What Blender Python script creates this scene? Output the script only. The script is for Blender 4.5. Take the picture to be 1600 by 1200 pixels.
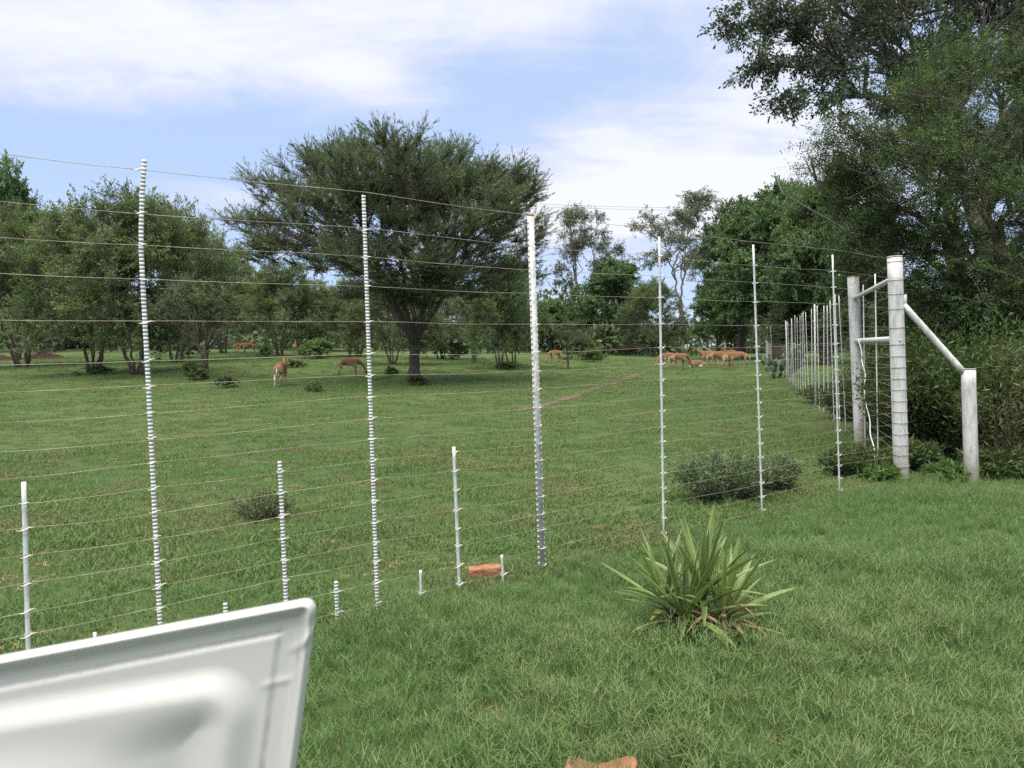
import bpy, math, random
import numpy as np
from mathutils import Vector, Matrix

R = math.radians
rng = np.random.default_rng(7)
random.seed(7)
scene = bpy.context.scene
for o in list(bpy.data.objects):
    bpy.data.objects.remove(o)
C = scene.collection

# ------------------------------------------------------------------ camera
FPX, CX, CY = 1209.0, 800.0, 600.0
CAM = np.array([0.0, 0.0, 1.48])
PITCH, ROLL = math.atan(51 / FPX), R(1.2)
F_ = np.array([0, math.cos(PITCH), -math.sin(PITCH)])
R0 = np.array([1.0, 0, 0])
U0 = np.array([0, math.sin(PITCH), math.cos(PITCH)])
R_ = R0 * math.cos(ROLL) - U0 * math.sin(ROLL)
U_ = U0 * math.cos(ROLL) + R0 * math.sin(ROLL)
cd = bpy.data.cameras.new('camera')
cam = bpy.data.objects.new('camera', cd)
C.objects.link(cam)
cam.matrix_world = Matrix(((R_[0], U_[0], -F_[0], CAM[0]), (R_[1], U_[1], -F_[1], CAM[1]),
                           (R_[2], U_[2], -F_[2], CAM[2]), (0, 0, 0, 1)))
cd.sensor_width = 36
cd.lens = 36 * FPX / 1600
cd.clip_start, cd.clip_end = 0.05, 3000
cd.dof.use_dof = True
cd.dof.focus_distance = 9.0
cd.dof.aperture_fstop = 9.0
scene.camera = cam

# ------------------------------------------------------------------ sky and sun
SUN_EL, SUN_AZ = R(75), R(-150)          # azimuth from +Y towards +X
world = bpy.data.worlds.new('World')
scene.world = world
world.use_nodes = True
wn, wl = world.node_tree.nodes, world.node_tree.links
wn.clear()


class NT:
    """tiny helper for building node trees"""
    def __init__(self, tree):
        self.n, self.l = tree.nodes, tree.links

    def node(self, kind, **kw):
        nd = self.n.new(kind)
        for k, v in kw.items():
            setattr(nd, k, v)
        return nd

    def put(self, sock, v):
        if isinstance(v, bpy.types.NodeSocket):
            self.l.new(v, sock)
        else:
            sock.default_value = v

    def m(self, op, a, b=None, c=None, clamp=False):
        nd = self.node('ShaderNodeMath', operation=op, use_clamp=clamp)
        for i, v in enumerate((a, b, c)):
            if v is not None:
                self.put(nd.inputs[i], v)
        return nd.outputs[0]

    def ss(self, v, a, b):
        nd = self.node('ShaderNodeMapRange', interpolation_type='SMOOTHSTEP')
        self.put(nd.inputs[0], v)
        nd.inputs[1].default_value, nd.inputs[2].default_value = a, b
        return nd.outputs[0]

    def noise(self, vec, scale, detail=4, rough=.55, dist=0.0):
        nd = self.node('ShaderNodeTexNoise')
        if vec is not None:
            self.put(nd.inputs['Vector'], vec)
        nd.inputs['Scale'].default_value = scale
        nd.inputs['Detail'].default_value = detail
        nd.inputs['Roughness'].default_value = rough
        nd.inputs['Distortion'].default_value = dist
        return nd.outputs[0]

    def mix(self, fac, a, b, blend='MIX'):
        nd = self.node('ShaderNodeMix', data_type='RGBA', blend_type=blend)
        self.put(nd.inputs[0], fac)
        for s, v in ((nd.inputs[6], a), (nd.inputs[7], b)):
            if isinstance(v, (tuple, list)) and len(v) == 3:
                v = (*v, 1)
            self.put(s, v)
        return nd.outputs[2]


w = NT(world.node_tree)
sky = w.node('ShaderNodeTexSky', sky_type='NISHITA')
sky.sun_disc = False
sky.sun_elevation = SUN_EL
sky.sun_rotation = SUN_AZ
sky.altitude = 1300
sky.air_density = 1.0
sky.dust_density = 0.6
sky.ozone_density = 2.0
tc = w.node('ShaderNodeTexCoord')
sep = w.node('ShaderNodeSeparateXYZ')
wl.new(tc.outputs['Generated'], sep.inputs[0])
dx, dy, dz = sep.outputs
az = w.m('ARCTAN2', dx, dy)
el = w.m('ARCSINE', dz)
den = w.m('ADD', w.m('MAXIMUM', dz, 0.0), 0.16)
comb = w.node('ShaderNodeCombineXYZ')
wl.new(w.m('DIVIDE', dx, den), comb.inputs[0])
wl.new(w.m('DIVIDE', dy, den), comb.inputs[1])
fb = w.noise(comb.outputs[0], 0.9, 7, .56, .35)
fb2 = w.noise(comb.outputs[0], 2.6, 8, .62, .9)
mpw = w.node('ShaderNodeMapping')
mpw.inputs['Scale'].default_value = (1.0, 3.4, 1)
mpw.inputs['Rotation'].default_value = (0, 0, .5)
wl.new(comb.outputs[0], mpw.inputs[0])
fb3 = w.noise(mpw.outputs[0], 1.5, 8, .6, .8)


def pix_azel(px, py):
    d = F_ + R_ * (px - CX) / FPX + U_ * (CY - py) / FPX
    d = d / np.linalg.norm(d)
    return math.atan2(d[0], d[1]), math.asin(d[2])


def blob(px, py, wx, wy, amp):
    a0, e0 = pix_azel(px, py)
    qx = w.m('DIVIDE', w.m('SUBTRACT', az, a0), wx / FPX)
    qy = w.m('DIVIDE', w.m('SUBTRACT', el, e0), wy / FPX)
    s = w.m('ADD', w.m('MULTIPLY', qx, qx), w.m('MULTIPLY', qy, qy))
    return w.m('MULTIPLY', w.m('POWER', 2.71828, w.m('MULTIPLY', s, -1.0)), amp)


cl = w.m('ADD', w.m('MULTIPLY', fb, .75), w.m('ADD', w.m('MULTIPLY', fb2, .50), w.m('MULTIPLY', fb3, .50)))
for b in ((40, 60, 330, 90, .36), (420, 70, 220, 70, .22), (760, 10, 330, 55, .26), (560, 120, 130, 40, .12),
          (1080, 240, 260, 120, .40), (980, 320, 260, 50, .34), (1250, 60, 160, 110, .22), (330, 300, 130, 30, .13),
          (300, 235, 360, 50, -.30), (880, 120, 190, 42, -.24), (30, 225, 180, 30, -.26), (560, 200, 160, 40, -.12)):
    cl = w.m('ADD', cl, blob(*b))
cover = w.ss(cl, .80, 1.18)
up = w.ss(dz, -0.02, 0.06)
cover = w.m('MULTIPLY', cover, up)
bgs = w.node('ShaderNodeBackground')
SKYS = 0.060
tint = w.mix(.78, sky.outputs[0], (4.2, 5.35, 7.7))          # thin veil of high cloud over the blue
cloudc = w.mix(w.ss(cl, 1.02, 1.32), (5.6, 5.9, 7.0), (7.0, 7.1, 7.5))
wl.new(w.mix(w.m('MULTIPLY', cover, .90), tint, cloudc), bgs.inputs[0])
bgs.inputs[1].default_value = SKYS
wo = w.node('ShaderNodeOutputWorld')
wl.new(bgs.outputs[0], wo.inputs[0])

sl = bpy.data.lights.new('sun', 'SUN')
sl.energy = 3.4
sl.angle = R(70)
sl.color = (1.0, .92, .78)
sun = bpy.data.objects.new('sun', sl)
C.objects.link(sun)
sdir = Vector((math.sin(SUN_AZ) * math.cos(SUN_EL), math.cos(SUN_AZ) * math.cos(SUN_EL), math.sin(SUN_EL)))
sun.rotation_euler = sdir.to_track_quat('Z', 'Y').to_euler()
sun.location = (0, 0, 30)

vs = scene.view_settings
vs.view_transform = 'Standard'
vs.look = 'None'
vs.gamma = 1
vs.use_curve_mapping = False
vs.exposure = 1.25
scene.render.engine = 'CYCLES'
scene.cycles.max_bounces = 5
scene.cycles.diffuse_bounces = 4
scene.cycles.glossy_bounces = 2
scene.cycles.transmission_bounces = 2
scene.cycles.transparent_max_bounces = 8
scene.cycles.use_denoising = False
scene.cycles.adaptive_threshold = .012
scene.cycles.debug_use_spatial_splits = True


# ------------------------------------------------------------------ maths helpers
def zt(x, y):
    """height of the terrain"""
    x, y = np.asarray(x, float), np.asarray(y, float)
    u = np.clip(x / np.maximum(np.abs(y), 6.0), -1, 1)
    s = np.clip(.022 - .05 * u, .012, .040)
    yy = np.minimum(y, 135)
    sp = 4.0 * np.logaddexp(0, (yy - 21) / 4.0)
    b = .018 * np.sin(x * .9 + 1.3) * np.sin(y * .7) + .012 * np.sin(x * 2.1 - y * 1.3)
    side = 1 / (1 + np.exp(-((y - 5.03 - .783 * x) * 3)))      # beyond the fence line
    lawn = .025 * np.sin(x * 1.7 + .4) * np.cos(y * 1.9 + .8)
    return s * sp + b * side + lawn * (1 - side)


def ray(px, py):
    d = F_ + R_ * (px - CX) / FPX + U_ * (CY - py) / FPX
    return d


def ground(px, py):
    d = ray(px, py)
    t = np.concatenate([np.linspace(1.5, 20, 1200), np.linspace(20, 160, 3000)])
    P = CAM[None] + d[None] * t[:, None]
    below = P[:, 2] < zt(P[:, 0], P[:, 1])
    i = int(np.argmax(below)) if below.any() else len(t) - 1
    p = P[i].copy()
    p[2] = float(zt(p[0], p[1]))
    return p


def at(px, py, depth):
    """point on the ray of a pixel at a distance along the view axis"""
    return CAM + ray(px, py) * depth


def depth_of(p):
    return float(np.dot(np.asarray(p) - CAM, F_))


def onground(px, depth):
    """ground point under image column px at a view depth (seen near the horizon row)"""
    p = at(px, 549, depth)
    return np.array([p[0], p[1], float(zt(p[0], p[1]))])


def nrm(v):
    v = np.asarray(v, float)
    return v / np.maximum(np.linalg.norm(v, axis=-1, keepdims=True), 1e-9)


# ------------------------------------------------------------------ mesh helpers
def mesh_np(name, verts, faces_list, mats=(), fmat=None, smooth=False, attrs=None):
    """verts (n,3); faces_list: list of (m,k) int arrays"""
    me = bpy.data.meshes.new(name)
    verts = np.asarray(verts, np.float32)
    me.vertices.add(len(verts))
    me.vertices.foreach_set('co', verts.ravel())
    idx = np.concatenate([np.asarray(f, np.int32).ravel() for f in faces_list]) if faces_list else np.zeros(0, np.int32)
    tot = np.concatenate([np.full(len(f), np.asarray(f).shape[1], np.int32) for f in faces_list])
    start = np.concatenate([[0], np.cumsum(tot)[:-1]]).astype(np.int32)
    me.loops.add(len(idx))
    me.loops.foreach_set('vertex_index', idx)
    me.polygons.add(len(tot))
    me.polygons.foreach_set('loop_start', start)
    for m_ in mats:
        me.materials.append(m_)
    if fmat is not None:
        me.polygons.foreach_set('material_index', np.asarray(fmat, np.int32))
    if smooth:
        me.polygons.foreach_set('use_smooth', np.ones(len(tot), bool))
    if attrs:
        for k, v in attrs.items():
            a = me.attributes.new(k, 'FLOAT', 'POINT')
            a.data.foreach_set('value', np.asarray(v, np.float32))
    me.update(calc_edges=True)
    return me


class MB:
    """collects pieces into one mesh"""
    def __init__(self):
        self.v, self.f, self.n, self.a = [], [], 0, []

    def add(self, v, f, a=None):
        v = np.asarray(v, float)
        self.v.append(v)
        for q in (f if isinstance(f, list) else [f]):
            self.f.append(np.asarray(q, int) + self.n)
        self.a.append(np.full(len(v), 0.0 if a is None else a) if np.isscalar(a) or a is None else np.asarray(a))
        self.n += len(v)

    def box(self, c, s, ax=None):
        """box of full size s about c, axes ax (3,3 rows)"""
        k = np.array([[i, j, l] for i in (-.5, .5) for j in (-.5, .5) for l in (-.5, .5)]) * np.asarray(s, float)
        if ax is not None:
            k = k @ np.asarray(ax, float)
        self.add(k + np.asarray(c, float), np.array([[0, 1, 3, 2], [4, 6, 7, 5], [0, 4, 5, 1], [2, 3, 7, 6], [0, 2, 6, 4], [1, 5, 7, 3]]))

    def tube(self, pts, rad, sides=8, caps=True, a=None):
        pts = np.asarray(pts, float)
        rad = np.broadcast_to(np.asarray(rad, float), (len(pts),))
        tg = nrm(np.gradient(pts, axis=0))
        ref = np.array([0, 0, 1.0]) if abs(tg[0, 2]) < .9 else np.array([1.0, 0, 0])
        n1 = nrm(np.cross(tg, ref))
        for i in range(1, len(pts)):                       # keep the frame from flipping
            q = n1[i - 1] - tg[i] * np.dot(n1[i - 1], tg[i])
            n1[i] = q / max(np.linalg.norm(q), 1e-9)
        n2 = np.cross(tg, n1)
        th = np.arange(sides) * 2 * math.pi / sides
        ring = (n1[:, None] * np.cos(th)[None, :, None] + n2[:, None] * np.sin(th)[None, :, None]) * rad[:, None, None] + pts[:, None]
        k = len(pts)
        i, j = np.meshgrid(np.arange(k - 1), np.arange(sides), indexing='ij')
        q = np.stack([i * sides + j, i * sides + (j + 1) % sides, (i + 1) * sides + (j + 1) % sides, (i + 1) * sides + j], -1).reshape(-1, 4)
        fs = [q]
        if caps:
            fs += [np.arange(sides)[None, ::-1], (np.arange(sides) + (k - 1) * sides)[None]]
        self.add(ring.reshape(-1, 3), fs, a)

    def mesh(self, name, mat, smooth=False, attr=None):
        v = np.concatenate(self.v)
        byk = {}
        for q in self.f:
            byk.setdefault(q.shape[1], []).append(q)
        fl = [np.concatenate(x) for x in byk.values()]
        return mesh_np(name, v, fl, [mat] if mat else [], smooth=smooth,
                       attrs={attr: np.concatenate(self.a)} if attr else None)


def link(name, data, parent=None, loc=None):
    o = bpy.data.objects.new(name, data)
    C.objects.link(o)
    if parent is not None:
        o.parent = parent
    if loc is not None:
        o.location = [float(q) for q in loc]
    return o


def tag(o, label=None, cat=None, group=None, kind=None):
    if label:
        o['label'] = label
    if cat:
        o['category'] = cat
    if group:
        o['group'] = group
    if kind:
        o['kind'] = kind
    return o


def empty(name, loc, label=None, cat=None, group=None, rz=0.0, scale=None):
    o = link(name, None, None, loc)
    o.empty_display_size = .2
    o.rotation_euler = (0, 0, rz)
    if scale is not None:
        o.scale = scale
    return tag(o, label, cat, group)


def copy_tree(o, parent=None):
    c = o.copy()
    C.objects.link(c)
    c.parent = parent
    for ch in list(o.children):
        copy_tree(ch, c)
    return c


# ------------------------------------------------------------------ materials
def new_mat(name):
    m = bpy.data.materials.new(name)
    m.use_nodes = True
    m.node_tree.nodes.clear()
    t = NT(m.node_tree)
    out = t.node('ShaderNodeOutputMaterial')
    return m, t, out


def leaf_mat(name, c0, c1, c2, rough=.55, trans=.28, patch=0.0, spec=.25):
    """foliage: colour by the per-leaf number 'rnd', by object and by slow noise in space"""
    m, t, out = new_mat(name)
    a = t.node('ShaderNodeAttribute', attribute_name='rnd')
    oi = t.node('ShaderNodeObjectInfo')
    f = a.outputs['Fac']
    col = t.mix(t.ss(f, 0.0, .75), c0, c1)
    col = t.mix(t.ss(f, .72, 1.0), col, c2)
    geo = t.node('ShaderNodeNewGeometry')
    if patch:
        n = t.noise(geo.outputs['Position'], patch, 3)
        col = t.mix(t.m('MULTIPLY', t.ss(n, .35, .75), .5), col, c2)
    hsv = t.node('ShaderNodeHueSaturation')
    t.put(hsv.inputs['Hue'], t.m('ADD', t.m('MULTIPLY', oi.outputs['Random'], .03), .485))
    t.put(hsv.inputs['Value'], t.m('ADD', t.m('MULTIPLY', oi.outputs['Random'], .3), .85))
    t.l.new(col, hsv.inputs['Color'])
    p = t.node('ShaderNodeBsdfPrincipled')
    t.l.new(hsv.outputs[0], p.inputs['Base Color'])
    p.inputs['Roughness'].default_value = rough
    p.inputs['Specular IOR Level'].default_value = spec
    tr = t.node('ShaderNodeBsdfTranslucent')
    t.l.new(t.mix(1.0, hsv.outputs[0], (1.15, 1.2, .6), 'MULTIPLY'), tr.inputs[0])
    mx = t.node('ShaderNodeMixShader')
    mx.inputs[0].default_value = trans * 1.25
    t.l.new(p.outputs[0], mx.inputs[1])
    t.l.new(tr.outputs[0], mx.inputs[2])
    t.l.new(mx.outputs[0], out.inputs[0])
    return m


def plain_mat(name, c0, c1, scale=12.0, rough=.6, metal=0.0, bump=.0, stretch=None, detail=5, lo=.35, hi=.7, bscale=None):
    m, t, out = new_mat(name)
    tcn = t.node('ShaderNodeTexCoord')
    vec = tcn.outputs['Object']
    if stretch:
        mp = t.node('ShaderNodeMapping')
        mp.inputs['Scale'].default_value = stretch
        t.l.new(vec, mp.inputs[0])
        vec = mp.outputs[0]
    n = t.noise(vec, scale, detail, .6)
    p = t.node('ShaderNodeBsdfPrincipled')
    t.l.new(t.mix(t.ss(n, lo, hi), c0, c1), p.inputs['Base Color'])
    p.inputs['Roughness'].default_value = rough
    p.inputs['Metallic'].default_value = metal
    if bump:
        bn = t.node('ShaderNodeBump')
        bn.inputs['Strength'].default_value = bump
        bn.inputs['Distance'].default_value = .02
        t.l.new(t.noise(vec, bscale or scale * 2, 5), bn.inputs['Height'])
        t.l.new(bn.outputs[0], p.inputs['Normal'])
    t.l.new(p.outputs[0], out.inputs[0])
    return m


BARK = plain_mat('bark', (.055, .042, .032), (.13, .105, .085), 9, .9, bump=.8, stretch=(3, 3, .6))
BARK_PALE = plain_mat('bark_pale', (.16, .13, .10), (.33, .29, .25), 5, .85, bump=.5, stretch=(3, 3, .5))
BARK_DEAD = plain_mat('bark_dead', (.10, .085, .07), (.2, .18, .16), 9, .9, bump=.6, stretch=(3, 3, .6))
TWIG = plain_mat('twig', (.07, .055, .04), (.12, .10, .07), 6, .9)

# ------------------------------------------------------------------ trees
def curve(p0, p1, p2, n=7, wob=0.0, g=None):
    t = np.linspace(0, 1, n)[:, None]
    P = (1 - t) ** 2 * p0 + 2 * t * (1 - t) * p1 + t ** 2 * p2
    if wob and g is not None:
        nz = g.normal(0, wob, (n, 3))
        nz[0] = 0
        nz[-1] = 0
        P = P + nz
    return P


def leaf_quads(P, D, g, L, W, upbias=.5, fold=True):
    """leaf-shaped quads: P base points, D directions"""
    n = len(P)
    D = nrm(D)
    N = nrm(g.normal(0, 1, (n, 3)) + np.array([0, 0, upbias]))
    S = nrm(np.cross(D, N))
    L = np.asarray(L).reshape(-1, 1) * np.ones((n, 1))
    W = np.asarray(W).reshape(-1, 1) * np.ones((n, 1))
    v = np.empty((n, 4, 3))
    v[:, 0] = P
    v[:, 1] = P + D * L * .45 + S * W * .5
    v[:, 2] = P + D * L
    v[:, 3] = P + D * L * .45 - S * W * .5
    f = np.arange(n * 4).reshape(n, 4)
    return v.reshape(-1, 3), f


def kmeans(P, k, g, it=8):
    c = P[g.choice(len(P), k, replace=False)]
    for _ in range(it):
        lab = np.argmin(((P[:, None] - c[None]) ** 2).sum(-1), 1)
        for i in range(k):
            if (lab == i).any():
                c[i] = P[lab == i].mean(0)
    return lab, c


def lobe_points(lobes, n, g, shell=.55, updom=.25):
    """clump centres in a union of ellipsoids (cx,cy,cz,rx,ry,rz), mostly towards their surface"""
    lobes = np.asarray(lobes, float)
    wgt = (lobes[:, 3] * lobes[:, 4] * lobes[:, 5]) ** .67
    k = g.choice(len(lobes), n, p=wgt / wgt.sum())
    d = nrm(g.normal(0, 1, (n, 3)) + np.array([0, 0, updom]))
    r = shell + (1 - shell) * g.random((n, 1)) ** .7
    return lobes[k, :3] + d * r * lobes[k, 3:6]


def build_tree(seed, lobes, n_clump, stems, limb_k, r0, leaves_per, rc, L, W, flat=.6, upt=.35, out=.6,
               leafmat=None, bark=BARK, twigs=5, twig_r=.012, name='tree', shell=.5, droop=0.0, sub_r=.4, updom=.25,
               fork=.3, sprig=0, limb_w=.05, twig_vis=True, spread=.35, ldn=.55, tipl=0.0):
    """returns (wood mesh, crown mesh). stems: list of (base xyz, fork xyz)"""
    g = np.random.default_rng(seed)
    P = lobe_points(lobes, n_clump, g, shell, updom)
    ctr = np.average(np.asarray(lobes)[:, :3], axis=0)
    wood = MB()
    lab, cs = kmeans(P, limb_k, g)
    forks = np.array([s[1] for s in stems], float)
    use = [0] * len(stems)
    limbs = []
    for i in range(limb_k):
        k = int(np.argmin(((forks - cs[i]) ** 2 * np.array([1, 1, .2])).sum(-1) + g.random(len(forks)) * .5))
        use[k] += int((lab == i).sum())
        limbs.append(k)
    for k, (b, f) in enumerate(stems):
        b, f = np.array(b, float), np.array(f, float)
        rr = r0 * (.55 + .45 * use[k] / max(1, max(use)))
        mid = (b + f) / 2 + g.normal(0, .06, 3) * np.linalg.norm(f - b) * np.array([1, 1, 0])
        pts = curve(b - np.array([0, 0, .15]), mid, f, 9, .015 * np.linalg.norm(f - b), g)
        if k and b[2] > .3:
            rr = r0 * .5
        elif k == 0:
            rr = r0
        rad = np.linspace(rr, rr * .72, 9)
        if b[2] < .3:
            rad[0] *= 1.35
            rad[1] *= 1.12
        wood.tube(pts, rad, 10)
    leafP, leafD, leafr = [], [], []
    for i in range(limb_k):
        sel = np.where(lab == i)[0]
        if not len(sel):
            continue
        b, f = [np.array(q, float) for q in stems[limbs[i]]]
        s0 = f + (b - f) * g.random() * fork * .4
        tgt = s0 + (cs[i] - s0) * .78
        dist = np.linalg.norm(tgt - s0)
        ctrl = s0 + (tgt - s0) * .45 + np.array([0, 0, .18 * dist]) * (1 if out < .9 else -.4)
        lp = curve(s0, ctrl, tgt, 8, limb_w * dist * .5, g)
        rl = r0 * (.22 + .5 * math.sqrt(len(sel) / n_clump))
        wood.tube(lp, np.linspace(rl, rl * .35, 8), 6, caps=False)
        for j in sel:
            d = np.linalg.norm(lp - P[j], axis=1) + np.arange(8)[::-1] * dist * .02
            q = max(1, int(np.argmin(d)) - 1)
            sp = lp[q]
            dd = np.linalg.norm(P[j] - sp)
            bp = curve(sp, sp + (P[j] - sp) * .5 + np.array([0, 0, .1 * dd]), P[j], 5, limb_w * dd * .5, g)
            rb = max(twig_r * 1.3, rl * sub_r * (1 - q / 12))
            wood.tube(bp, np.linspace(rb, twig_r, 5), 4, caps=False)
            # twigs of this clump
            od = nrm(P[j] - ctr)
            td = nrm(g.normal(0, 1, (twigs, 3)) * np.array([1, 1, flat]) + od * out + np.array([0, 0, upt - droop]))
            tl = rc * g.uniform(.6, 1.3, twigs)
            nl = leaves_per // twigs
            cn = g.normal()
            for q2 in range(twigs):
                t0 = P[j] - td[q2] * tl[q2] * .35
                t1 = P[j] + td[q2] * tl[q2]
                if twig_vis:
                    wood.tube(np.array([t0, (t0 + t1) / 2 + g.normal(0, .05, 3) * tl[q2], t1]), [twig_r, twig_r * .7, twig_r * .3], 3, caps=False)
                u = g.random(nl) ** .75
                off = g.normal(0, spread * .5, (nl, 3)) * rc * np.array([1, 1, flat])
                lpnt = t0 + (t1 - t0) * u[:, None] + off * (1.1 - u[:, None] * .8)
                leafP.append(lpnt)
                leafD.append(td[q2] + g.normal(0, ldn, (nl, 3)) - np.array([0, 0, droop]))
                leafr.append(np.clip(g.normal(.42, .2 if not tipl else .13, nl) + .12 * cn + tipl * (u - .65), 0, 1))
    lP, lD, lr = np.concatenate(leafP), np.concatenate(leafD), np.concatenate(leafr)
    if sprig:           # each leaf a little feather: pairs of leaflets on a rachis
        D = nrm(lD)
        ln = L * g.uniform(.7, 1.3, len(lP))
        S = nrm(np.cross(D, nrm(g.normal(0, 1, (len(lP), 3)) + np.array([0, 0, 1.0]))))
        PP, DD, RR = [], [], []
        for k in range(sprig):
            u = (k + .6) / sprig
            for sg in (-1, 1):
                PP.append(lP + D * (ln * u)[:, None])
                DD.append(S * sg + D * .35 + g.normal(0, .12, D.shape))
                RR.append(lr)
        lP, lD, lr = np.concatenate(PP), np.concatenate(DD), np.concatenate(RR)
        v, f = leaf_quads(lP, lD, g, W * 2.6 * g.uniform(.8, 1.2, len(lP)), W, 1.0)
    else:
        v, f = leaf_quads(lP, lD, g, L * g.uniform(.6, 1.3, len(lP)), W * g.uniform(.7, 1.3, len(lP)))
    wm = wood.mesh(name + '_wood', bark, smooth=True)
    cm = mesh_np(name + '_crown', v, [f], [leafmat], attrs={'rnd': np.repeat(lr, 4)})
    return wm, cm


def tree_thing(name, meshes, loc, label, cat='tree', group=None, rz=0.0, scale=None, parts=('trunk', 'crown')):
    e = empty(name, loc, label, cat, group, rz, scale)
    for nm, me in zip(parts, meshes):
        link(nm, me, e)
    return e

# ====================================================================== THE SETTING
# ------------------------------------------------------------------ ground
def fence_x_side(x, y):
    """positive beyond the fence (field side), in metres"""
    return ((y - 5.022) - .7823 * x) * .788


def build_ground():
    k = np.linspace(-1, 1, 180)
    gx = np.sinh(k * 5.2) / math.sinh(5.2) * 700
    j = np.linspace(0, 1, 210)
    gy = -40 + np.sinh(j * 5.4 - .9) / math.sinh(4.5) * 900 + np.sinh(.9) / math.sinh(4.5) * 900
    X, Y = np.meshgrid(gx, gy, indexing='xy')
    Z = zt(X, Y)
    v = np.stack([X, Y, Z], -1).reshape(-1, 3)
    ny, nx = X.shape
    i, jj = np.meshgrid(np.arange(ny - 1), np.arange(nx - 1), indexing='ij')
    f = np.stack([i * nx + jj, i * nx + jj + 1, (i + 1) * nx + jj + 1, (i + 1) * nx + jj], -1).reshape(-1, 4)
    m, t, out = new_mat('field_ground')
    geo = t.node('ShaderNodeNewGeometry')
    pos = geo.outputs['Position']
    n1 = t.noise(pos, .16, 5, .6)
    n2 = t.noise(pos, 1.3, 6, .65)
    n3 = t.noise(pos, 14, 4, .7)
    col = t.mix(t.ss(n1, .38, .64), (.062, .102, .034), (.095, .125, .046))
    col = t.mix(t.m('MULTIPLY', t.ss(n2, .45, .72), .55), col, (.036, .078, .022))
    col = t.mix(t.m('MULTIPLY', t.ss(n2, .60, .74), .5), col, (.15, .115, .055))
    col = t.mix(t.m('MULTIPLY', t.ss(n3, .35, .75), .45), col, (.04, .055, .02))
    p = t.node('ShaderNodeBsdfPrincipled')
    t.l.new(col, p.inputs['Base Color'])
    p.inputs['Roughness'].default_value = .95
    p.inputs['Specular IOR Level'].default_value = .1
    bn = t.node('ShaderNodeBump')
    bn.inputs['Strength'].default_value = .8
    bn.inputs['Distance'].default_value = .08
    t.l.new(t.m('ADD', t.noise(pos, 6, 6, .7), t.m('MULTIPLY', n3, .3)), bn.inputs['Height'])
    t.l.new(bn.outputs[0], p.inputs['Normal'])
    t.l.new(p.outputs[0], out.inputs[0])
    o = link('ground', mesh_np('ground', v, [f], [m], smooth=True))
    tag(o, 'grassy field and lawn stretching away to the trees', 'ground', kind='structure')


build_ground()

PATH_PX = [(640, 664), (740, 652), (840, 637), (900, 618), (960, 598), (1015, 579), (1050, 570), (1090, 553)]
PATH = np.array([ground(*q) for q in PATH_PX])


def build_path():
    seg = np.linspace(0, len(PATH) - 1, 260)
    c = np.stack([np.interp(seg, np.arange(len(PATH)), PATH[:, i]) for i in range(2)], -1)
    for _ in range(30):
        c[1:-1] = (c[:-2] + c[1:-1] * 2 + c[2:]) / 4
    tg = nrm(np.gradient(c, axis=0))
    nn = np.stack([-tg[:, 1], tg[:, 0]], -1)
    wv = np.linspace(-1, 1, 9)
    half = .36 + .08 * np.sin(np.arange(len(c)) * .13)
    P = c[:, None] + nn[:, None] * (wv[None, :, None] * half[:, None, None])
    Z = zt(P[..., 0], P[..., 1]) + .012
    v = np.concatenate([P, Z[..., None]], -1).reshape(-1, 3)
    n, k = len(c), 9
    i, j = np.meshgrid(np.arange(n - 1), np.arange(k - 1), indexing='ij')
    f = np.stack([i * k + j, i * k + j + 1, (i + 1) * k + j + 1, (i + 1) * k + j], -1).reshape(-1, 4)
    fade = np.clip(np.minimum(np.arange(n) / 90, (n - np.arange(n)) / 30), 0, 1)
    edge = (1 - np.abs(wv)[None] ** 1.5) * fade[:, None]
    m, t, out = new_mat('path_soil')
    a = t.node('ShaderNodeAttribute', attribute_name='edge')
    geo = t.node('ShaderNodeNewGeometry')
    n1 = t.noise(geo.outputs['Position'], 2.4, 6, .7)
    n2 = t.noise(geo.outputs['Position'], 9, 4, .6)
    p = t.node('ShaderNodeBsdfPrincipled')
    t.l.new(t.mix(n2, (.072, .054, .030), (.118, .085, .048)), p.inputs['Base Color'])
    p.inputs['Roughness'].default_value = .95
    tr = t.node('ShaderNodeBsdfTransparent')
    mx = t.node('ShaderNodeMixShader')
    t.l.new(t.ss(t.m('ADD', a.outputs['Fac'], t.m('MULTIPLY', t.m('SUBTRACT', n1, .5), 1.9)), .38, .72), mx.inputs[0])
    t.l.new(tr.outputs[0], mx.inputs[1])
    t.l.new(p.outputs[0], mx.inputs[2])
    t.l.new(mx.outputs[0], out.inputs[0])
    o = link('path', mesh_np('path', v, [f], [m], smooth=True, attrs={'edge': edge.reshape(-1)}))
    tag(o, 'narrow reddish-brown game trail crossing the grazed field', 'path', kind='structure')
    return c


PATHC = build_path()

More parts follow.
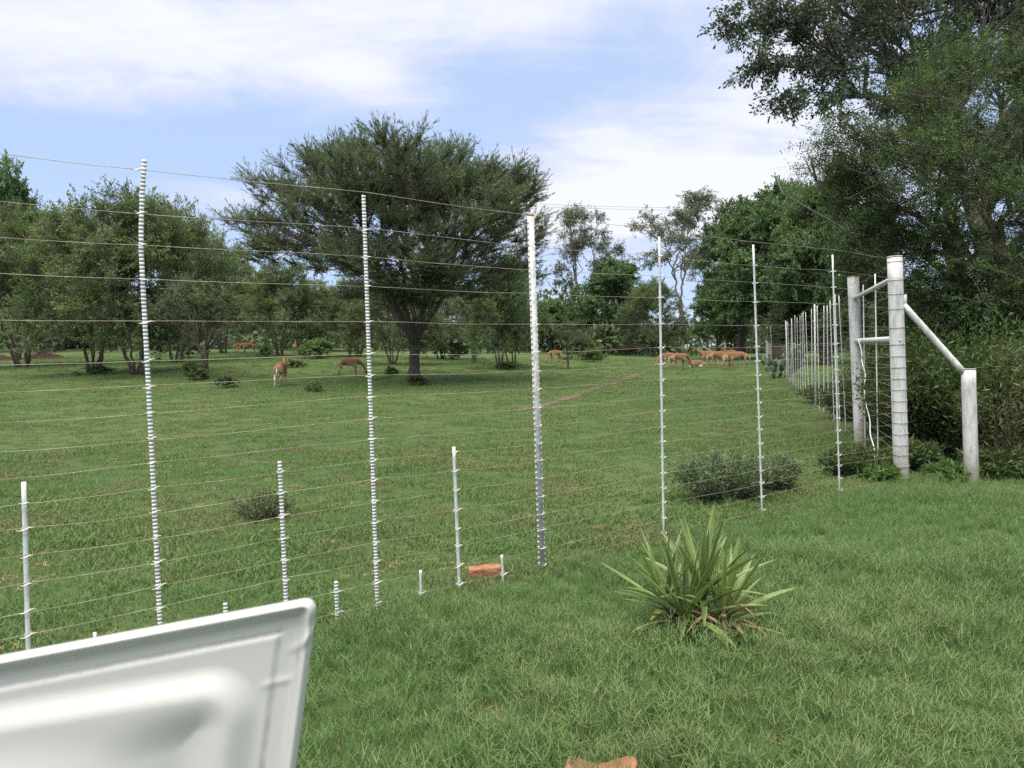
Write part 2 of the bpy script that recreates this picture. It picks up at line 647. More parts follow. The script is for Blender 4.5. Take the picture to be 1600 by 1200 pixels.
# ------------------------------------------------------------------ grass (instanced tufts)
def grass_mat(name, cols, dry, patch=.7, trans=.3, dryness=.5):
    m, t, out = new_mat(name)
    oi = t.node('ShaderNodeObjectInfo')
    geo = t.node('ShaderNodeNewGeometry')
    a = t.node('ShaderNodeAttribute', attribute_name='rnd')
    n = t.noise(oi.outputs['Location'], patch, 4, .6)
    col = t.mix(t.ss(n, .33, .67), cols[0], cols[1])
    col = t.mix(t.m('MULTIPLY', a.outputs['Fac'], .8), col, cols[2])
    n2 = t.noise(oi.outputs['Location'], patch * 2.7, 4, .6)
    dr = t.m('MULTIPLY', t.ss(t.m('ADD', n2, t.m('MULTIPLY', oi.outputs['Random'], .25)), .62, .85), dryness)
    col = t.mix(dr, col, dry)
    p = t.node('ShaderNodeBsdfPrincipled')
    t.l.new(col, p.inputs['Base Color'])
    p.inputs['Roughness'].default_value = .6
    p.inputs['Specular IOR Level'].default_value = .2
    tr = t.node('ShaderNodeBsdfTranslucent')
    t.l.new(col, tr.inputs[0])
    mx = t.node('ShaderNodeMixShader')
    mx.inputs[0].default_value = trans
    t.l.new(p.outputs[0], mx.inputs[1])
    t.l.new(tr.outputs[0], mx.inputs[2])
    t.l.new(mx.outputs[0], out.inputs[0])
    return m


def blades(g, n, rad, hmin, hmax, wd, lean=.5, seg=3, seeds=0, seed_h=(.1, .16)):
    """a tuft: curved tapered blades, and stalks that end in spread seed fingers"""
    v, f, a, mi = [], [], [], []
    nv = 0
    for i in range(n):
        th, r = g.random() * 6.283, rad * math.sqrt(g.random())
        b = np.array([r * math.cos(th), r * math.sin(th), -.01])
        ang = g.random() * 6.283
        ld = np.array([math.cos(ang), math.sin(ang), 0])
        sd = np.array([-ld[1], ld[0], 0])
        sd = sd * math.cos(.6) + ld * math.sin(.6) * g.choice([-1, 1])
        h = g.uniform(hmin, hmax)
        l = lean * g.uniform(.2, 1.3) * h
        ww = wd * g.uniform(.6, 1.3)
        t = np.linspace(0, 1, seg + 1)
        c = b + ld * (l * t ** 1.8)[:, None] + np.array([0, 0, 1]) * (h * (t - .22 * t ** 3 * min(1.4, l / h)))[:, None]
        wv = ww * (1 - t ** 1.5)
        pts = []
        for k in range(seg):
            pts += [c[k] - sd * wv[k] / 2, c[k] + sd * wv[k] / 2]
        pts.append(c[seg])
        v += pts
        for k in range(seg - 1):
            f.append((nv + 2 * k, nv + 2 * k + 1, nv + 2 * k + 3, nv + 2 * k + 2))
            mi.append(0)
        f.append((nv + 2 * seg - 2, nv + 2 * seg - 1, nv + 2 * seg, nv + 2 * seg))
        mi.append(0)
        a += [g.random()] * len(pts)
        nv += len(pts)
    for i in range(seeds):
        th, r = g.random() * 6.283, rad * math.sqrt(g.random())
        b = np.array([r * math.cos(th), r * math.sin(th), 0])
        h = g.uniform(*seed_h)
        tip = b + np.array([g.normal(0, .3) * h, g.normal(0, .3) * h, h])
        segs = [(b, tip, .0016)]
        for k in range(int(g.integers(3, 5))):
            an = k * 1.7 + g.random() * 1.2
            el_ = g.uniform(.25, 1.25)
            d = np.array([math.cos(an) * math.cos(el_), math.sin(an) * math.cos(el_), math.sin(el_)])
            segs.append((tip, tip + d * g.uniform(.03, .052), .0024))
        rr = g.random()
        for p0, p1, ww in segs:
            d = nrm(p1 - p0)
            s1 = nrm(np.cross(d, g.normal(0, 1, 3)))
            s2 = np.cross(d, s1)
            for s in (s1, s2):
                v += [p0 - s * ww / 2, p0 + s * ww / 2, p1 + s * ww / 2 * .6, p1 - s * ww / 2 * .6]
                f.append((nv, nv + 1, nv + 2, nv + 3))
                mi.append(1)
                a += [rr] * 4
                nv += 4
    return np.array(v), f, np.array(a), mi


def tuft_mesh(name, data, mats):
    v, f, a, mi = data
    fq = [q if q[2] != q[3] else q[:3] for q in f]
    me = bpy.data.meshes.new(name)
    me.from_pydata([tuple(q) for q in v], [], fq)
    for m_ in mats:
        me.materials.append(m_)
    me.polygons.foreach_set('material_index', np.array(mi, np.int32))
    at_ = me.attributes.new('rnd', 'FLOAT', 'POINT')
    at_.data.foreach_set('value', a.astype(np.float32))
    return me


def scatter(name, pts, idx, scl, tufts, label, cat):
    """one 'stuff' object: geometry nodes put tuft number idx on every point"""
    col = bpy.data.collections.new(name + '_tufts')
    for i, me in enumerate(tufts):
        o = bpy.data.objects.new(f'{name}_tuft_{i:02d}', me)
        col.objects.link(o)
    me = bpy.data.meshes.new(name)
    me.vertices.add(len(pts))
    me.vertices.foreach_set('co', np.asarray(pts, np.float32).ravel())
    a = me.attributes.new('idx', 'INT', 'POINT')
    a.data.foreach_set('value', np.asarray(idx, np.int32))
    a = me.attributes.new('scl', 'FLOAT', 'POINT')
    a.data.foreach_set('value', np.asarray(scl, np.float32))
    o = link(name, me)
    ng = bpy.data.node_groups.new(name, 'GeometryNodeTree')
    ng.interface.new_socket('Geometry', in_out='INPUT', socket_type='NodeSocketGeometry')
    ng.interface.new_socket('Geometry', in_out='OUTPUT', socket_type='NodeSocketGeometry')
    N, Lk = ng.nodes, ng.links
    gi, go = N.new('NodeGroupInput'), N.new('NodeGroupOutput')
    iop = N.new('GeometryNodeInstanceOnPoints')
    ci = N.new('GeometryNodeCollectionInfo')
    ci.inputs[0].default_value = col
    ci.inputs['Separate Children'].default_value = True
    ci.inputs['Reset Children'].default_value = True
    na = N.new('GeometryNodeInputNamedAttribute')
    na.data_type = 'INT'
    na.inputs[0].default_value = 'idx'
    ns = N.new('GeometryNodeInputNamedAttribute')
    ns.data_type = 'FLOAT'
    ns.inputs[0].default_value = 'scl'
    rv = N.new('FunctionNodeRandomValue')
    rv.data_type = 'FLOAT_VECTOR'
    rv.inputs[0].default_value = (-.18, -.18, 0)
    rv.inputs[1].default_value = (.18, .18, 6.283)
    Lk.new(gi.outputs[0], iop.inputs['Points'])
    Lk.new(ci.outputs[0], iop.inputs['Instance'])
    iop.inputs['Pick Instance'].default_value = True
    Lk.new(na.outputs[0], iop.inputs['Instance Index'])
    Lk.new(rv.outputs[0], iop.inputs['Rotation'])
    Lk.new(ns.outputs[0], iop.inputs['Scale'])
    Lk.new(iop.outputs[0], go.inputs[0])
    md = o.modifiers.new('tufts', 'NODES')
    md.node_group = ng
    tag(o, label, cat, kind='stuff')
    return o


def sn(x, y, s, ph=0.0):
    """cheap smooth noise, about -1..1"""
    return (np.sin(x * s + 1.7 * np.sin(y * s * .7 + ph) + ph) + np.sin(y * s * 1.3 + 1.3 * np.sin(x * s * .9 + ph * 2)) +
            .6 * np.sin((x + y) * s * 2.3 + ph)) / 2.6


LAWN_G = grass_mat('lawn_blade', [(.076, .160, .046), (.118, .215, .062), (.152, .250, .086)], (.22, .245, .11), .8, .32, .4)
LAWN_S = grass_mat('lawn_seed', [(.165, .255, .090), (.205, .285, .112), (.255, .32, .14)], (.28, .29, .15), .8, .2, .4)
FIELD_G = grass_mat('field_blade', [(.082, .165, .045), (.125, .195, .058), (.152, .220, .078)], (.21, .17, .088), .35, .3, .8)
DRY_G = grass_mat('dry_straw', [(.30, .20, .10), (.36, .25, .13), (.40, .29, .17)], (.34, .2, .1), 1, .2, .5)


def build_grass():
    g = np.random.default_rng(11)
    # the unmown lawn on this side of the fence
    lt = [tuft_mesh('lawn_tuft', blades(g, 26, .055, .05, .11, .0034, .7), [LAWN_G, LAWN_S]) for _ in range(3)]
    lt += [tuft_mesh('lawn_tuft_long', blades(g, 24, .05, .08, .15, .0038, .8), [LAWN_G, LAWN_S]) for _ in range(2)]
    lt += [tuft_mesh('lawn_tuft_seed', blades(g, 18, .055, .04, .09, .003, .7, seeds=5, seed_h=(.08, .13)), [LAWN_G, LAWN_S]) for _ in range(3)]
    lt += [tuft_mesh('lawn_thatch', blades(g, 22, .06, .02, .06, .003, 1.8), [DRY_G, DRY_G])]
    lt += [tuft_mesh('lawn_weed', blades(g, 12, .05, .04, .09, .016, .9, 4), [LAWN_G, LAWN_S]) for _ in range(2)]
    n = 66000
    y = 1.6 + 10.6 * g.random(n)
    x = g.uniform(-3.2, 10.5, n)
    keep = (fence_x_side(x, y) < .10 + .10 * sn(x, y, 3.1) + g.normal(0, .04, n)) & (np.abs(x) < y * .80 + .9)
    keep &= g.random(n) < np.clip(1.25 - y * .055, .45, 1)
    x, y = x[keep], y[keep]
    pn = sn(x, y, 1.5, .4) * .6 + sn(x, y, 4.2, 2) * .5
    near = np.clip((5.2 - y) / 3.2, 0, 1)
    pseed = np.clip(.08 + .40 * near + .42 * pn, .02, .75)
    r = g.random(len(x))
    weedy = (x > 2.2) & (y > 5.2)
    idx = np.where(r < pseed, g.integers(5, 8, len(x)), np.where((pn > .12) | weedy, g.integers(3, 5, len(x)), g.integers(0, 3, len(x))))
    rare = g.random(len(x))
    idx = np.where(rare < .04, 8, np.where(rare > np.where(weedy, .84, .95), g.integers(9, 11, len(x)), idx))
    scl = g.uniform(.75, 1.2, len(x)) * (1 + .25 * pn) * np.where(weedy, .85, 1.0)
    fs = -fence_x_side(x, y)
    scl *= np.clip(.55 + fs * 1.2, .5, 1)
    scatter('lawn_grass', np.stack([x, y, zt(x, y)], -1), idx, scl, lt, 'thick unmown lawn grass with pale seed heads on the near side', 'grass')
    # the short grazed grass of the field
    ft = [tuft_mesh('field_patch', blades(g, 90, .19, .018, .05, .006, .9, 2), [FIELD_G, DRY_G]) for _ in range(3)]
    ft += [tuft_mesh('field_patch_leafy', blades(g, 80, .19, .02, .07, .010, 1.0, 2), [FIELD_G, DRY_G]) for _ in range(2)]
    pts = []
    for (y0, y1, dens) in ((3.0, 7, 95), (7, 12, 60), (12, 20, 26), (20, 34, 10), (34, 64, 3.0)):
        xa, xb = -y1 * .76 - 1.5, y1 * .62 + 1.5
        k = int((xb - xa) * (y1 - y0) * dens)
        q = np.stack([g.uniform(xa, xb, k), g.uniform(y0, y1, k)], -1)
        pts.append(q[(q[:, 0] > -q[:, 1] * .74 - 1.3) & (q[:, 0] < q[:, 1] * .60 + 1.6)])
    q = np.concatenate(pts)
    x, y = q[:, 0], q[:, 1]
    dp = np.min(np.linalg.norm(q[:, None] - PATHC[None, ::6], axis=-1), 1)
    pn = sn(x, y, .9, 1.1) * .6 + sn(x, y, 2.6, .3) * .5
    keep = (fence_x_side(x, y) > -.05) & (dp > .22) & (g.random(len(x)) < .80 + .45 * pn)
    x, y, pn = x[keep], y[keep], pn[keep]
    idx = np.where(g.random(len(x)) < .35 + .3 * pn, g.integers(3, 5, len(x)), g.integers(0, 3, len(x)))
    scl = g.uniform(.8, 1.2, len(x)) * (1 + .2 * pn) * np.where(y > 20, 1.45, 1.0) * np.where(y > 34, 1.3, 1)
    scatter('field_grass', np.stack([x, y, zt(x, y)], -1), idx, scl, ft, 'short grazed green grass beyond the fence', 'grass')
    # dry straw and leaf litter
    dt = [tuft_mesh('straw', blades(g, 26, .07, .008, .028, .006, 3.0, 2), [DRY_G, DRY_G]) for _ in range(3)]
    k = 2200
    y = 3.4 + 16 * g.random(k) ** 1.4
    x = g.uniform(-1, 1, k) * (y * .75 + 1)
    keep = (fence_x_side(x, y) > .05) & (sn(x, y, 1.9, .9) + g.normal(0, .45, k) > .38)
    x, y = x[keep], y[keep]
    scatter('dry_straw', np.stack([x, y, zt(x, y) + .03], -1), g.integers(0, 3, len(x)), g.uniform(.5, 1.15, len(x)), dt,
            'scattered tufts of dry straw lying on the field', 'straw')


build_grass()

# ====================================================================== TREES
ACACIA = leaf_mat('acacia_leaf', (0.06, 0.078, 0.048), (0.126, 0.162, 0.084), (0.215, 0.265, 0.125), .6, .22)
THORN = leaf_mat('thorn_leaf', (0.028, 0.044, 0.022), (0.07, 0.104, 0.038), (0.24, 0.3, 0.088), .55, .3)
BUSHV = leaf_mat('bushveld_leaf', (0.07, 0.104, 0.052), (0.158, 0.215, 0.095), (0.275, 0.345, 0.15), .55, .3)
LUSH = leaf_mat('lush_leaf', (0.056, 0.096, 0.048), (0.125, 0.192, 0.08), (0.225, 0.315, 0.125), .45, .3)
DARKL = leaf_mat('dark_leaf', (0.036, 0.05, 0.038), (0.07, 0.095, 0.058), (0.12, 0.155, 0.09), .5, .2)
GUM = leaf_mat('gum_leaf', (.075, .095, .062), (.125, .150, .095), (.20, .23, .145), .5, .3)
FARW = leaf_mat('far_leaf', (0.06, 0.082, 0.05), (0.105, 0.138, 0.075), (0.155, 0.19, 0.1), .65, .2)
GREYB = leaf_mat('grey_leaf', (.060, .085, .050), (.110, .145, .080), (.19, .235, .13), .6, .25)
BROWNB = leaf_mat('brown_leaf', (.09, .075, .055), (.15, .125, .09), (.2, .18, .12), .7, .2)


def main_acacia():
    base = ground(648, 597)
    d = depth_of(base)
    s = d / FPX
    # crown lobes measured against the trunk foot: (x offset, depth offset, height, rx, ry, rz) in picture units
    lob = []
    for (cx, cy, rx, ry, dd) in ((600, 280, 112, 58, 0), (700, 280, 112, 52, 20), (505, 292, 78, 46, -10), (430, 345, 62, 24, 10), (440, 300, 40, 26, 0),
                                 (465, 395, 85, 30, 0), (560, 350, 90, 45, -90), (650, 330, 110, 52, -60), (775, 305, 85, 48, 0),
                                 (810, 375, 52, 44, 0), (700, 395, 115, 46, -110), (630, 425, 95, 36, -120), (790, 440, 62, 34, 0),
                                 (565, 432, 60, 22, -40), (830, 300, 36, 30, 30), (720, 455, 80, 26, -60), 
                                 (600, 295, 110, 55, 130), (720, 305, 110, 60, 130), (500, 370, 90, 45, 140), (660, 380, 120, 50, 190),
                                 (790, 390, 80, 45, 140), (640, 305, 110, 50, -140), (610, 466, 60, 18, -70), (690, 474, 66, 16, -80), (405, 352, 42, 14, 0), (420, 392, 40, 12, 0), (760, 350, 70, 44, -90)):
        lob.append(((cx - 648) * s, dd * s, (597 - cy) * s, rx * s, max(rx, 60) * .8 * s, ry * s * .86))
    fork = (0.05, 0, 76 * s)
    stems = [((0, 0, 0), fork)]
    for k in range(9):
        a = k * 2 * math.pi / 9 + .3
        stems.append(((.05 + .06 * math.cos(a), .06 * math.sin(a), (66 + 3 * (k % 3)) * s), (1.15 * math.cos(a) * (1 + .4 * (k % 2)), 1.15 * math.sin(a), (128 + 16 * (k % 3)) * s)))
    ms = build_tree(21, lob, 740, stems, 44, .25, 336, .80, .17, .024, flat=.40, upt=.85, out=.75, ldn=.24, tipl=.35, leafmat=ACACIA, twigs=14,
                    twig_r=.009, name='acacia', shell=.40, sub_r=.34, updom=.35, limb_w=.06, spread=.13)
    tree_thing('acacia_tree', ms, base, 'large dark umbrella-shaped acacia with a thick single trunk in mid-field')


main_acacia()


def lobes_dome(w, h, z0, n, g, flatness=.5):
    """irregular dome of lobes of width w between heights z0 and h"""
    out = []
    for i in range(n):
        a = g.random() * 6.283
        zz = g.random() ** .8
        rr = (w / 2) * math.sqrt(max(0.05, 1 - zz ** 2)) * g.uniform(.45, .78)
        r = w * g.uniform(.16, .27)
        out.append((rr * math.cos(a), rr * math.sin(a), z0 + (h - z0) * (.22 + .62 * zz), r, r, r * flatness * g.uniform(.8, 1.3)))
    out.append((0, 0, z0 + (h - z0) * .72, w * .26, w * .26, (h - z0) * .26))
    for i in range(max(2, n // 4)):                      # low hanging sides
        a = g.random() * 6.283
        out.append((w * .36 * math.cos(a), w * .36 * math.sin(a), z0 + (h - z0) * g.uniform(.12, .28), w * .17, w * .17, w * .11))
    return out


ARCH = {}


def archetypes():
    def ms_stems(g, n, h, sp):
        st = []
        for i in range(n):
            a = i * 6.283 / n + g.random()
            st.append(((.16 * math.cos(a), .16 * math.sin(a), 0), (sp * g.uniform(.5, 1.2) * math.cos(a), sp * g.uniform(.5, 1.2) * math.sin(a), h * g.uniform(.8, 1.2))))
        return st
    for i in range(3):
        g = np.random.default_rng(100 + i)
        ARCH['bush%d' % i] = (build_tree(200 + i, lobes_dome(6.8, 6.2, .55, 16, g, .62), 220, ms_stems(g, 4 + i % 2, 1.9, .8), 14, .075, 222, .70, .13, .040, ldn=.4, tipl=.4,
                                         flat=.75, upt=.45, out=.4, leafmat=BUSHV, twigs=6, twig_r=.011, name='bushveld', sub_r=.35), 6.6, 6.2)
    for i in range(2):
        g = np.random.default_rng(120 + i)
        lob = [(g.normal(0, 1.5), g.normal(0, 1.5), g.uniform(2.6, 4.2), 1.3, 1.3, .42) for _ in range(11)]
        ARCH['flat%d' % i] = (build_tree(220 + i, lob, 110, [((0, 0, 0), (.05, .1, 1.35)), ((.02, 0, .7), (-.35, .1, 1.7))], 10, .17, 190, .5, .12, .045,
                                         flat=.45, upt=.4, out=.4, leafmat=ACACIA, twigs=6, twig_r=.010, name='flat_thorn', sub_r=.35), 5.6, 4.6)
    for i in range(3):
        g = np.random.default_rng(140 + i)
        ARCH['lush%d' % i] = (build_tree(240 + i, lobes_dome(8.5, 11, 1.8, 20, g, .85), 300, [((0, 0, 0), (.1, .1, 2.6)), ((.2, 0, .2), (.8, .2, 3.2))], 18, .28, 170, .85, .26, .10,
                                         flat=.8, upt=.1, out=.5, leafmat=LUSH, twigs=6, twig_r=.014, name='lush', droop=.25, sub_r=.3), 8.8, 11)
    for i in range(2):
        g = np.random.default_rng(160 + i)
        lob = []
        for k in range(19):
            a = g.random() * 6.283
            z = g.uniform(.50, .95)
            rr = 3.5 * math.sqrt(max(.05, 1 - ((z - .68) / .32) ** 2)) * g.uniform(.35, 1)
            lob.append((rr * math.cos(a), rr * math.sin(a), z * 15, 1.1, 1.1, .8))
        ARCH['gum%d' % i] = (build_tree(260 + i, lob, 130, [((0, 0, 0), (.2, 0, 4.5)), ((.15, 0, 3.6), (-1.0, .3, 8.0)), ((.15, 0, 4.0), (1.2, -.2, 8.6))], 16, .17, 120, .75, .22, .065,
                                        flat=.9, upt=-.1, out=.3, leafmat=GUM, bark=BARK_PALE, twigs=6, twig_r=.014, name='gum', droop=.45, sub_r=.4, fork=1.0, limb_w=.09, spread=.5), 8.2, 15)
    for i in range(2):
        g = np.random.default_rng(180 + i)
        for kind, mt in (('shrub', BUSHV), ('grey', GREYB), ('brown', BROWNB)):
            ARCH['%s%d' % (kind, i)] = (build_tree(280 + i, lobes_dome(2.4, 1.5, .12, 9, g, .8), 60, ms_stems(g, 5, .35, .3), 8, .035, 170, .30, .10, .045,
                                                   flat=.9, upt=.4, out=.4, leafmat=mt, twigs=5, twig_r=.006, name=kind, sub_r=.4), 2.5, 1.5)


archetypes()


def put_tree(arch, base_px, width_px, top_y, label, cat='tree', group=None, name='bushveld_tree', depth=None, rz=None):
    me, w0, h0 = ARCH[arch]
    b = ground(*base_px) if depth is None else onground(base_px[0], depth)
    d = depth_of(b)
    # height so that the crown reaches picture row top_y
    top = at(base_px[0], top_y, d)
    h = max(.2, top[2] - b[2])
    wd = width_px / FPX * d
    rz = random.uniform(0, 6.28) if rz is None else rz
    return tree_thing(name, me, b, label, cat, group, rz, (wd / w0, wd / w0, h / h0),
                      parts=('trunk', 'crown') if cat == 'tree' else ('stem', 'foliage'))


BG = 'bushveld trees left of the acacia'
put_tree('bush0', (36, 573), 240, 335, 'leafy bushveld tree at the far left edge with two dark stems', group=BG)
put_tree('bush1', (146, 583), 240, 338, 'multi-stemmed bushveld tree with slanting stems, left of the tall bent dropper', group=BG)
put_tree('bush2', (216, 586), 270, 303, 'wide multi-stemmed bushveld tree directly behind the tall bent dropper', group=BG)
put_tree('bush0', (275, 566), 210, 328, 'bushveld tree close behind the wide multi-stemmed tree on its right', group=BG)
put_tree('bush1', (350, 552), 150, 388, 'bushveld tree behind the small thorn tree, in the gap left of the acacia', group=BG)
put_tree('bush2', (95, 548), 200, 350, 'bushveld tree behind the red earth mound at the left', group=BG)
put_tree('flat0', (322, 592), 165, 438, 'small thorn tree with one crooked trunk and a low grey-green crown', name='thorn_tree')
put_tree('bush1', (438, 556), 155, 415, 'rounded tree with a dark V-shaped trunk behind the impala seen from the rear')
put_tree('bush0', (500, 548), 140, 440, 'tree with a low crown partly hidden behind the left side of the acacia')
put_tree('bush2', (614, 570), 150, 430, 'multi-stemmed tree just left of the acacia trunk, behind it')
put_tree('flat1', (741, 567), 130, 455, 'small flat-crowned thorn tree first to the right of the acacia trunk', name='thorn_tree')
put_tree('bush1', (780, 577), 110, 420, 'slender tree with a leaning brown trunk left of the middle fence post')
put_tree('bush0', (800, 573), 120, 400, 'darker tree with a straight trunk just left of the middle fence post')
put_tree('flat0', (887, 577), 60, 500, 'thin sapling with a bare dark stem right of the middle fence post', name='sapling')
put_tree('flat1', (547, 556), 60, 505, 'thin sapling behind the grazing impala near the serrated dropper', name='sapling')
put_tree('lush1', (862, 552), 95, 468, 'low bright green tree right behind the middle fence post')
put_tree('lush0', (955, 553), 140, 405, 'bright green rounded tree with a forked trunk between middle post and next dropper')
put_tree('gum0', (915, 560), 125, 322, 'tall airy gum tree with open branches, left of the two', name='gum_tree', depth=88, rz=.4)
put_tree('gum1', (1065, 560), 165, 302, 'tall airy gum tree with open branches, right of the two', name='gum_tree', depth=84, rz=2.0)
RG = 'dense leafy trees along the right-hand fence'
put_tree('lush2', (1155, 552), 150, 322, 'dense leafy tree above the herd, left of the row along the right-hand fence', group=RG, depth=62)
put_tree('lush0', (1215, 552), 190, 285, 'tallest dense leafy tree behind the droppers at the right', group=RG, depth=58)
put_tree('lush1', (1295, 552), 190, 268, 'dense leafy tree between the dead branch and the thorn tree at the right', group=RG, depth=46)
put_tree('lush2', (1120, 552), 90, 430, 'low leafy tree at the left foot of the dense right-hand row', group=RG, depth=66)
put_tree('lush0', (1250, 560), 110, 445, 'low leafy tree filling the foot of the row behind the receding fence', group=RG, depth=48)
put_tree('lush2', (1360, 560), 150, 330, 'dense leafy tree behind the corner posts', group=RG, depth=26)
put_tree('lush1', (26, 548), 125, 254, 'tall dark tree rising above the others in the far left corner', depth=62)
put_tree('bush0', (690, 548), 130, 425, 'tree far behind the acacia on its right side', depth=58)
put_tree('bush1', (560, 545), 120, 440, 'tree far behind the acacia on its left side', depth=62)
put_tree('bush2', (1020, 548), 110, 440, 'dark tree between the two gum trees', depth=74)

SG = 'low shrubs at the far side of the field'
for (k, px, py, wd, ty, lab) in (('grey0', 1010, 549, 60, 516, 'round grey-green shrub behind the first thin dropper right of the middle post'),
                                 ('brown0', 980, 555, 50, 541, 'low brown shrub under the bright green forked tree'),
                                 ('shrub0', 905, 562, 70, 528, 'green shrub beside the thin sapling'),
                                 ('shrub1', 925, 566, 45, 548, 'low shrub in front of the bright green forked tree'),
                                 ('brown1', 1048, 548, 50, 522, 'dull brownish shrub left above the herd'),
                                 ('shrub0', 1140, 553, 60, 520, 'green shrub behind the right end of the herd'),
                                 ('grey1', 700, 562, 60, 535, 'grey-green shrub right of the acacia trunk'),
                                 ('shrub1', 418, 560, 34, 542, 'shrub right of the pair of distant impalas'),
                                 ('shrub0', 497, 560, 70, 532, 'wide shrub between the rear-view impala and the grazing one'),
                                 ('brown0', 110, 545, 80, 520, 'dull shrub behind the red earth mound'),
                                 ('grey0', 290, 558, 60, 536, 'grey shrub behind the small thorn tree'),
                                 ('shrub1', 968, 545, 80, 512, 'shrub far behind the forked trunk'),
                                 ('grey1', 800, 548, 80, 516, 'grey shrub far behind the leaning trunk'),
                                 ('shrub0', 640, 548, 90, 520, 'shrub far behind the acacia trunk')):
    put_tree(k, (px, py), wd, ty, lab, 'shrub', SG, 'field_shrub')

WG = 'weeds standing in the grazed field'
for (k, px, py, wd, ty, lab) in (('shrub0', 490, 612, 34, 596, 'dark weed in the grass below the grazing impala'),
                                 ('shrub1', 612, 588, 26, 575, 'weed between the serrated dropper and the acacia trunk'),
                                 ('shrub0', 650, 602, 46, 588, 'weeds around the foot of the acacia trunk'),
                                 ('grey1', 795, 578, 46, 566, 'weed patch at the foot of the leaning trunk'),
                                 ('shrub1', 300, 594, 50, 568, 'twiggy bush left of the small thorn tree trunk'),
                                 ('shrub0', 145, 586, 50, 572, 'weeds at the foot of the slanting stems'),
                                 ('grey0', 355, 606, 40, 590, 'pale weed right of the small thorn tree'),
                                 ('shrub1', 460, 575, 40, 564, 'weed beside the neck of the rear-view impala')):
    put_tree(k, (px, py), wd, ty, lab, 'weed', WG, 'field_weed')


def far_wood():
    """the far edge of the bush: one mass of crowns"""
    g = np.random.default_rng(31)
    P, D, Rn = [], [], []
    wood = MB()
    for i in range(95):
        y = g.uniform(92, 135)
        x = g.uniform(-1.0, .75) * y
        z0 = float(zt(x, y))
        h = g.uniform(5, 8.5)
        n = 330
        d = nrm(g.normal(0, 1, (n, 3)) + np.array([0, -.2, .3]))
        q = np.array([x, y, z0 + h * .56]) + d * np.array([3.6, 3.0, h * .46]) * (g.random((n, 1)) ** .4)
        P.append(q)
        D.append(d + g.normal(0, .6, (n, 3)))
        Rn.append(np.clip(g.normal(.4, .2, n) + g.normal(0, .12), 0, 1))
        for k in range(2):
            b = np.array([x + g.normal(0, .5), y - 1, z0])
            wood.tube(np.array([b, b + np.array([g.normal(0, .5), 0, h * .6])]), [.14, .08], 4, False)
    for i in range(230):
        y = g.uniform(76, 104)
        x = g.uniform(-1.0, .75) * y
        h = g.uniform(1.6, 4.2)
        n = 140
        d = nrm(g.normal(0, 1, (n, 3)) + np.array([0, -.3, .4]))
        P.append(np.array([x, y, float(zt(x, y)) + h * .42]) + d * np.array([2.4, 1.8, h * .55]) * (g.random((n, 1)) ** .35))
        D.append(d + g.normal(0, .6, (n, 3)))
        Rn.append(np.clip(g.normal(.45, .2, n) + g.normal(0, .2), 0, 1))
    P, D, Rn = np.concatenate(P), np.concatenate(D), np.concatenate(Rn)
    v, f = leaf_quads(P, D, g, .75 * g.uniform(.6, 1.3, len(P)), .42)
    o = link('distant_woodland', mesh_np('distant_woodland', v, [f], [FARW], attrs={'rnd': np.repeat(Rn, 4)}))
    tag(o, 'distant belt of bush trees closing off the field', 'woodland', kind='stuff')
    link('trunks', wood.mesh('far_trunks', BARK), o)


far_wood()


# ------------------------------------------------------------------ right foreground trees
def right_thorn():
    base = np.array([8.2, 11.6, 0])
    base[2] = zt(*base[:2])
    lob = []

    def L(px, py, depth, rpx, rpy, dep=None):
        p = at(px, py, depth) - base
        s = depth / FPX
        lob.append((p[0], p[1], p[2], rpx * s, (dep or rpx) * s * .8, rpy * s))
    for q in ((1500, 140, 11.5, 110, 65), (1420, 190, 11, 90, 60), (1340, 240, 10.8, 70, 50), (1560, 220, 10.8, 110, 70), (1450, 290, 10.5, 110, 60),
              (1345, 320, 11.2, 70, 50), (1540, 330, 10.2, 110, 70), (1400, 390, 11.5, 75, 50), (1640, 140, 11.5, 120, 80), (1680, 300, 11, 120, 90),
              (1500, 420, 10.2, 100, 50), (1580, 460, 10, 110, 60), (1300, 275, 11.4, 45, 30), (1560, 100, 13, 120, 60), (1480, 240, 13, 120, 70),
              (1640, 450, 12, 150, 90), (1750, 220, 12, 130, 120), (1620, 260, 13.5, 150, 110), (1480, 480, 11, 90, 60), (1470, 130, 12, 60, 35), (1560, 570, 10.6, 100, 60)):
        L(*q)
    f0 = at(1490, 430, 11.4) - base
    f1 = at(1560, 380, 11.4) - base
    f2 = at(1620, 330, 11.6) - base
    stems = [((-.3, 0, 0), f0), ((0, 0, 0), f1), ((.3, .2, 0), f2)]
    ms = build_tree(41, lob, 490, stems, 30, .19, 70, .46, .16, .016, tipl=.7, flat=.7, upt=.25, out=.55, leafmat=THORN, twigs=7, twig_r=.006,
                    name='thorn', shell=.35, sub_r=.32, sprig=4, limb_w=.10, spread=.45)
    e = tree_thing('thorn_tree', ms, base, 'big thorn tree with feathery leaves overhanging the corner posts at the right')
    # the bare grey limb that sticks out over the fence on the left of the crown
    mb = MB()
    for pts, r0, r1 in (([(1345, 385), (1310, 352), (1262, 325), (1222, 302), (1213, 275)], .020, .010), ([(1300, 320), (1275, 280), (1262, 262), (1240, 264)], .018, .007),
                        ([(1275, 282), (1268, 250), (1262, 238)], .02, .009), ([(1266, 266), (1262, 258), (1260, 252)], .012, .006)):
        P = np.array([at(x, y, 11.0) - base for x, y in pts])
        mb.tube(P, np.linspace(r0, r1, len(P)), 6)
    b = link('dead_branch', mb.mesh('dead_branch', BARK_DEAD, True), e)
    b['label'] = 'bare grey dead limb reaching out to the left'


right_thorn()


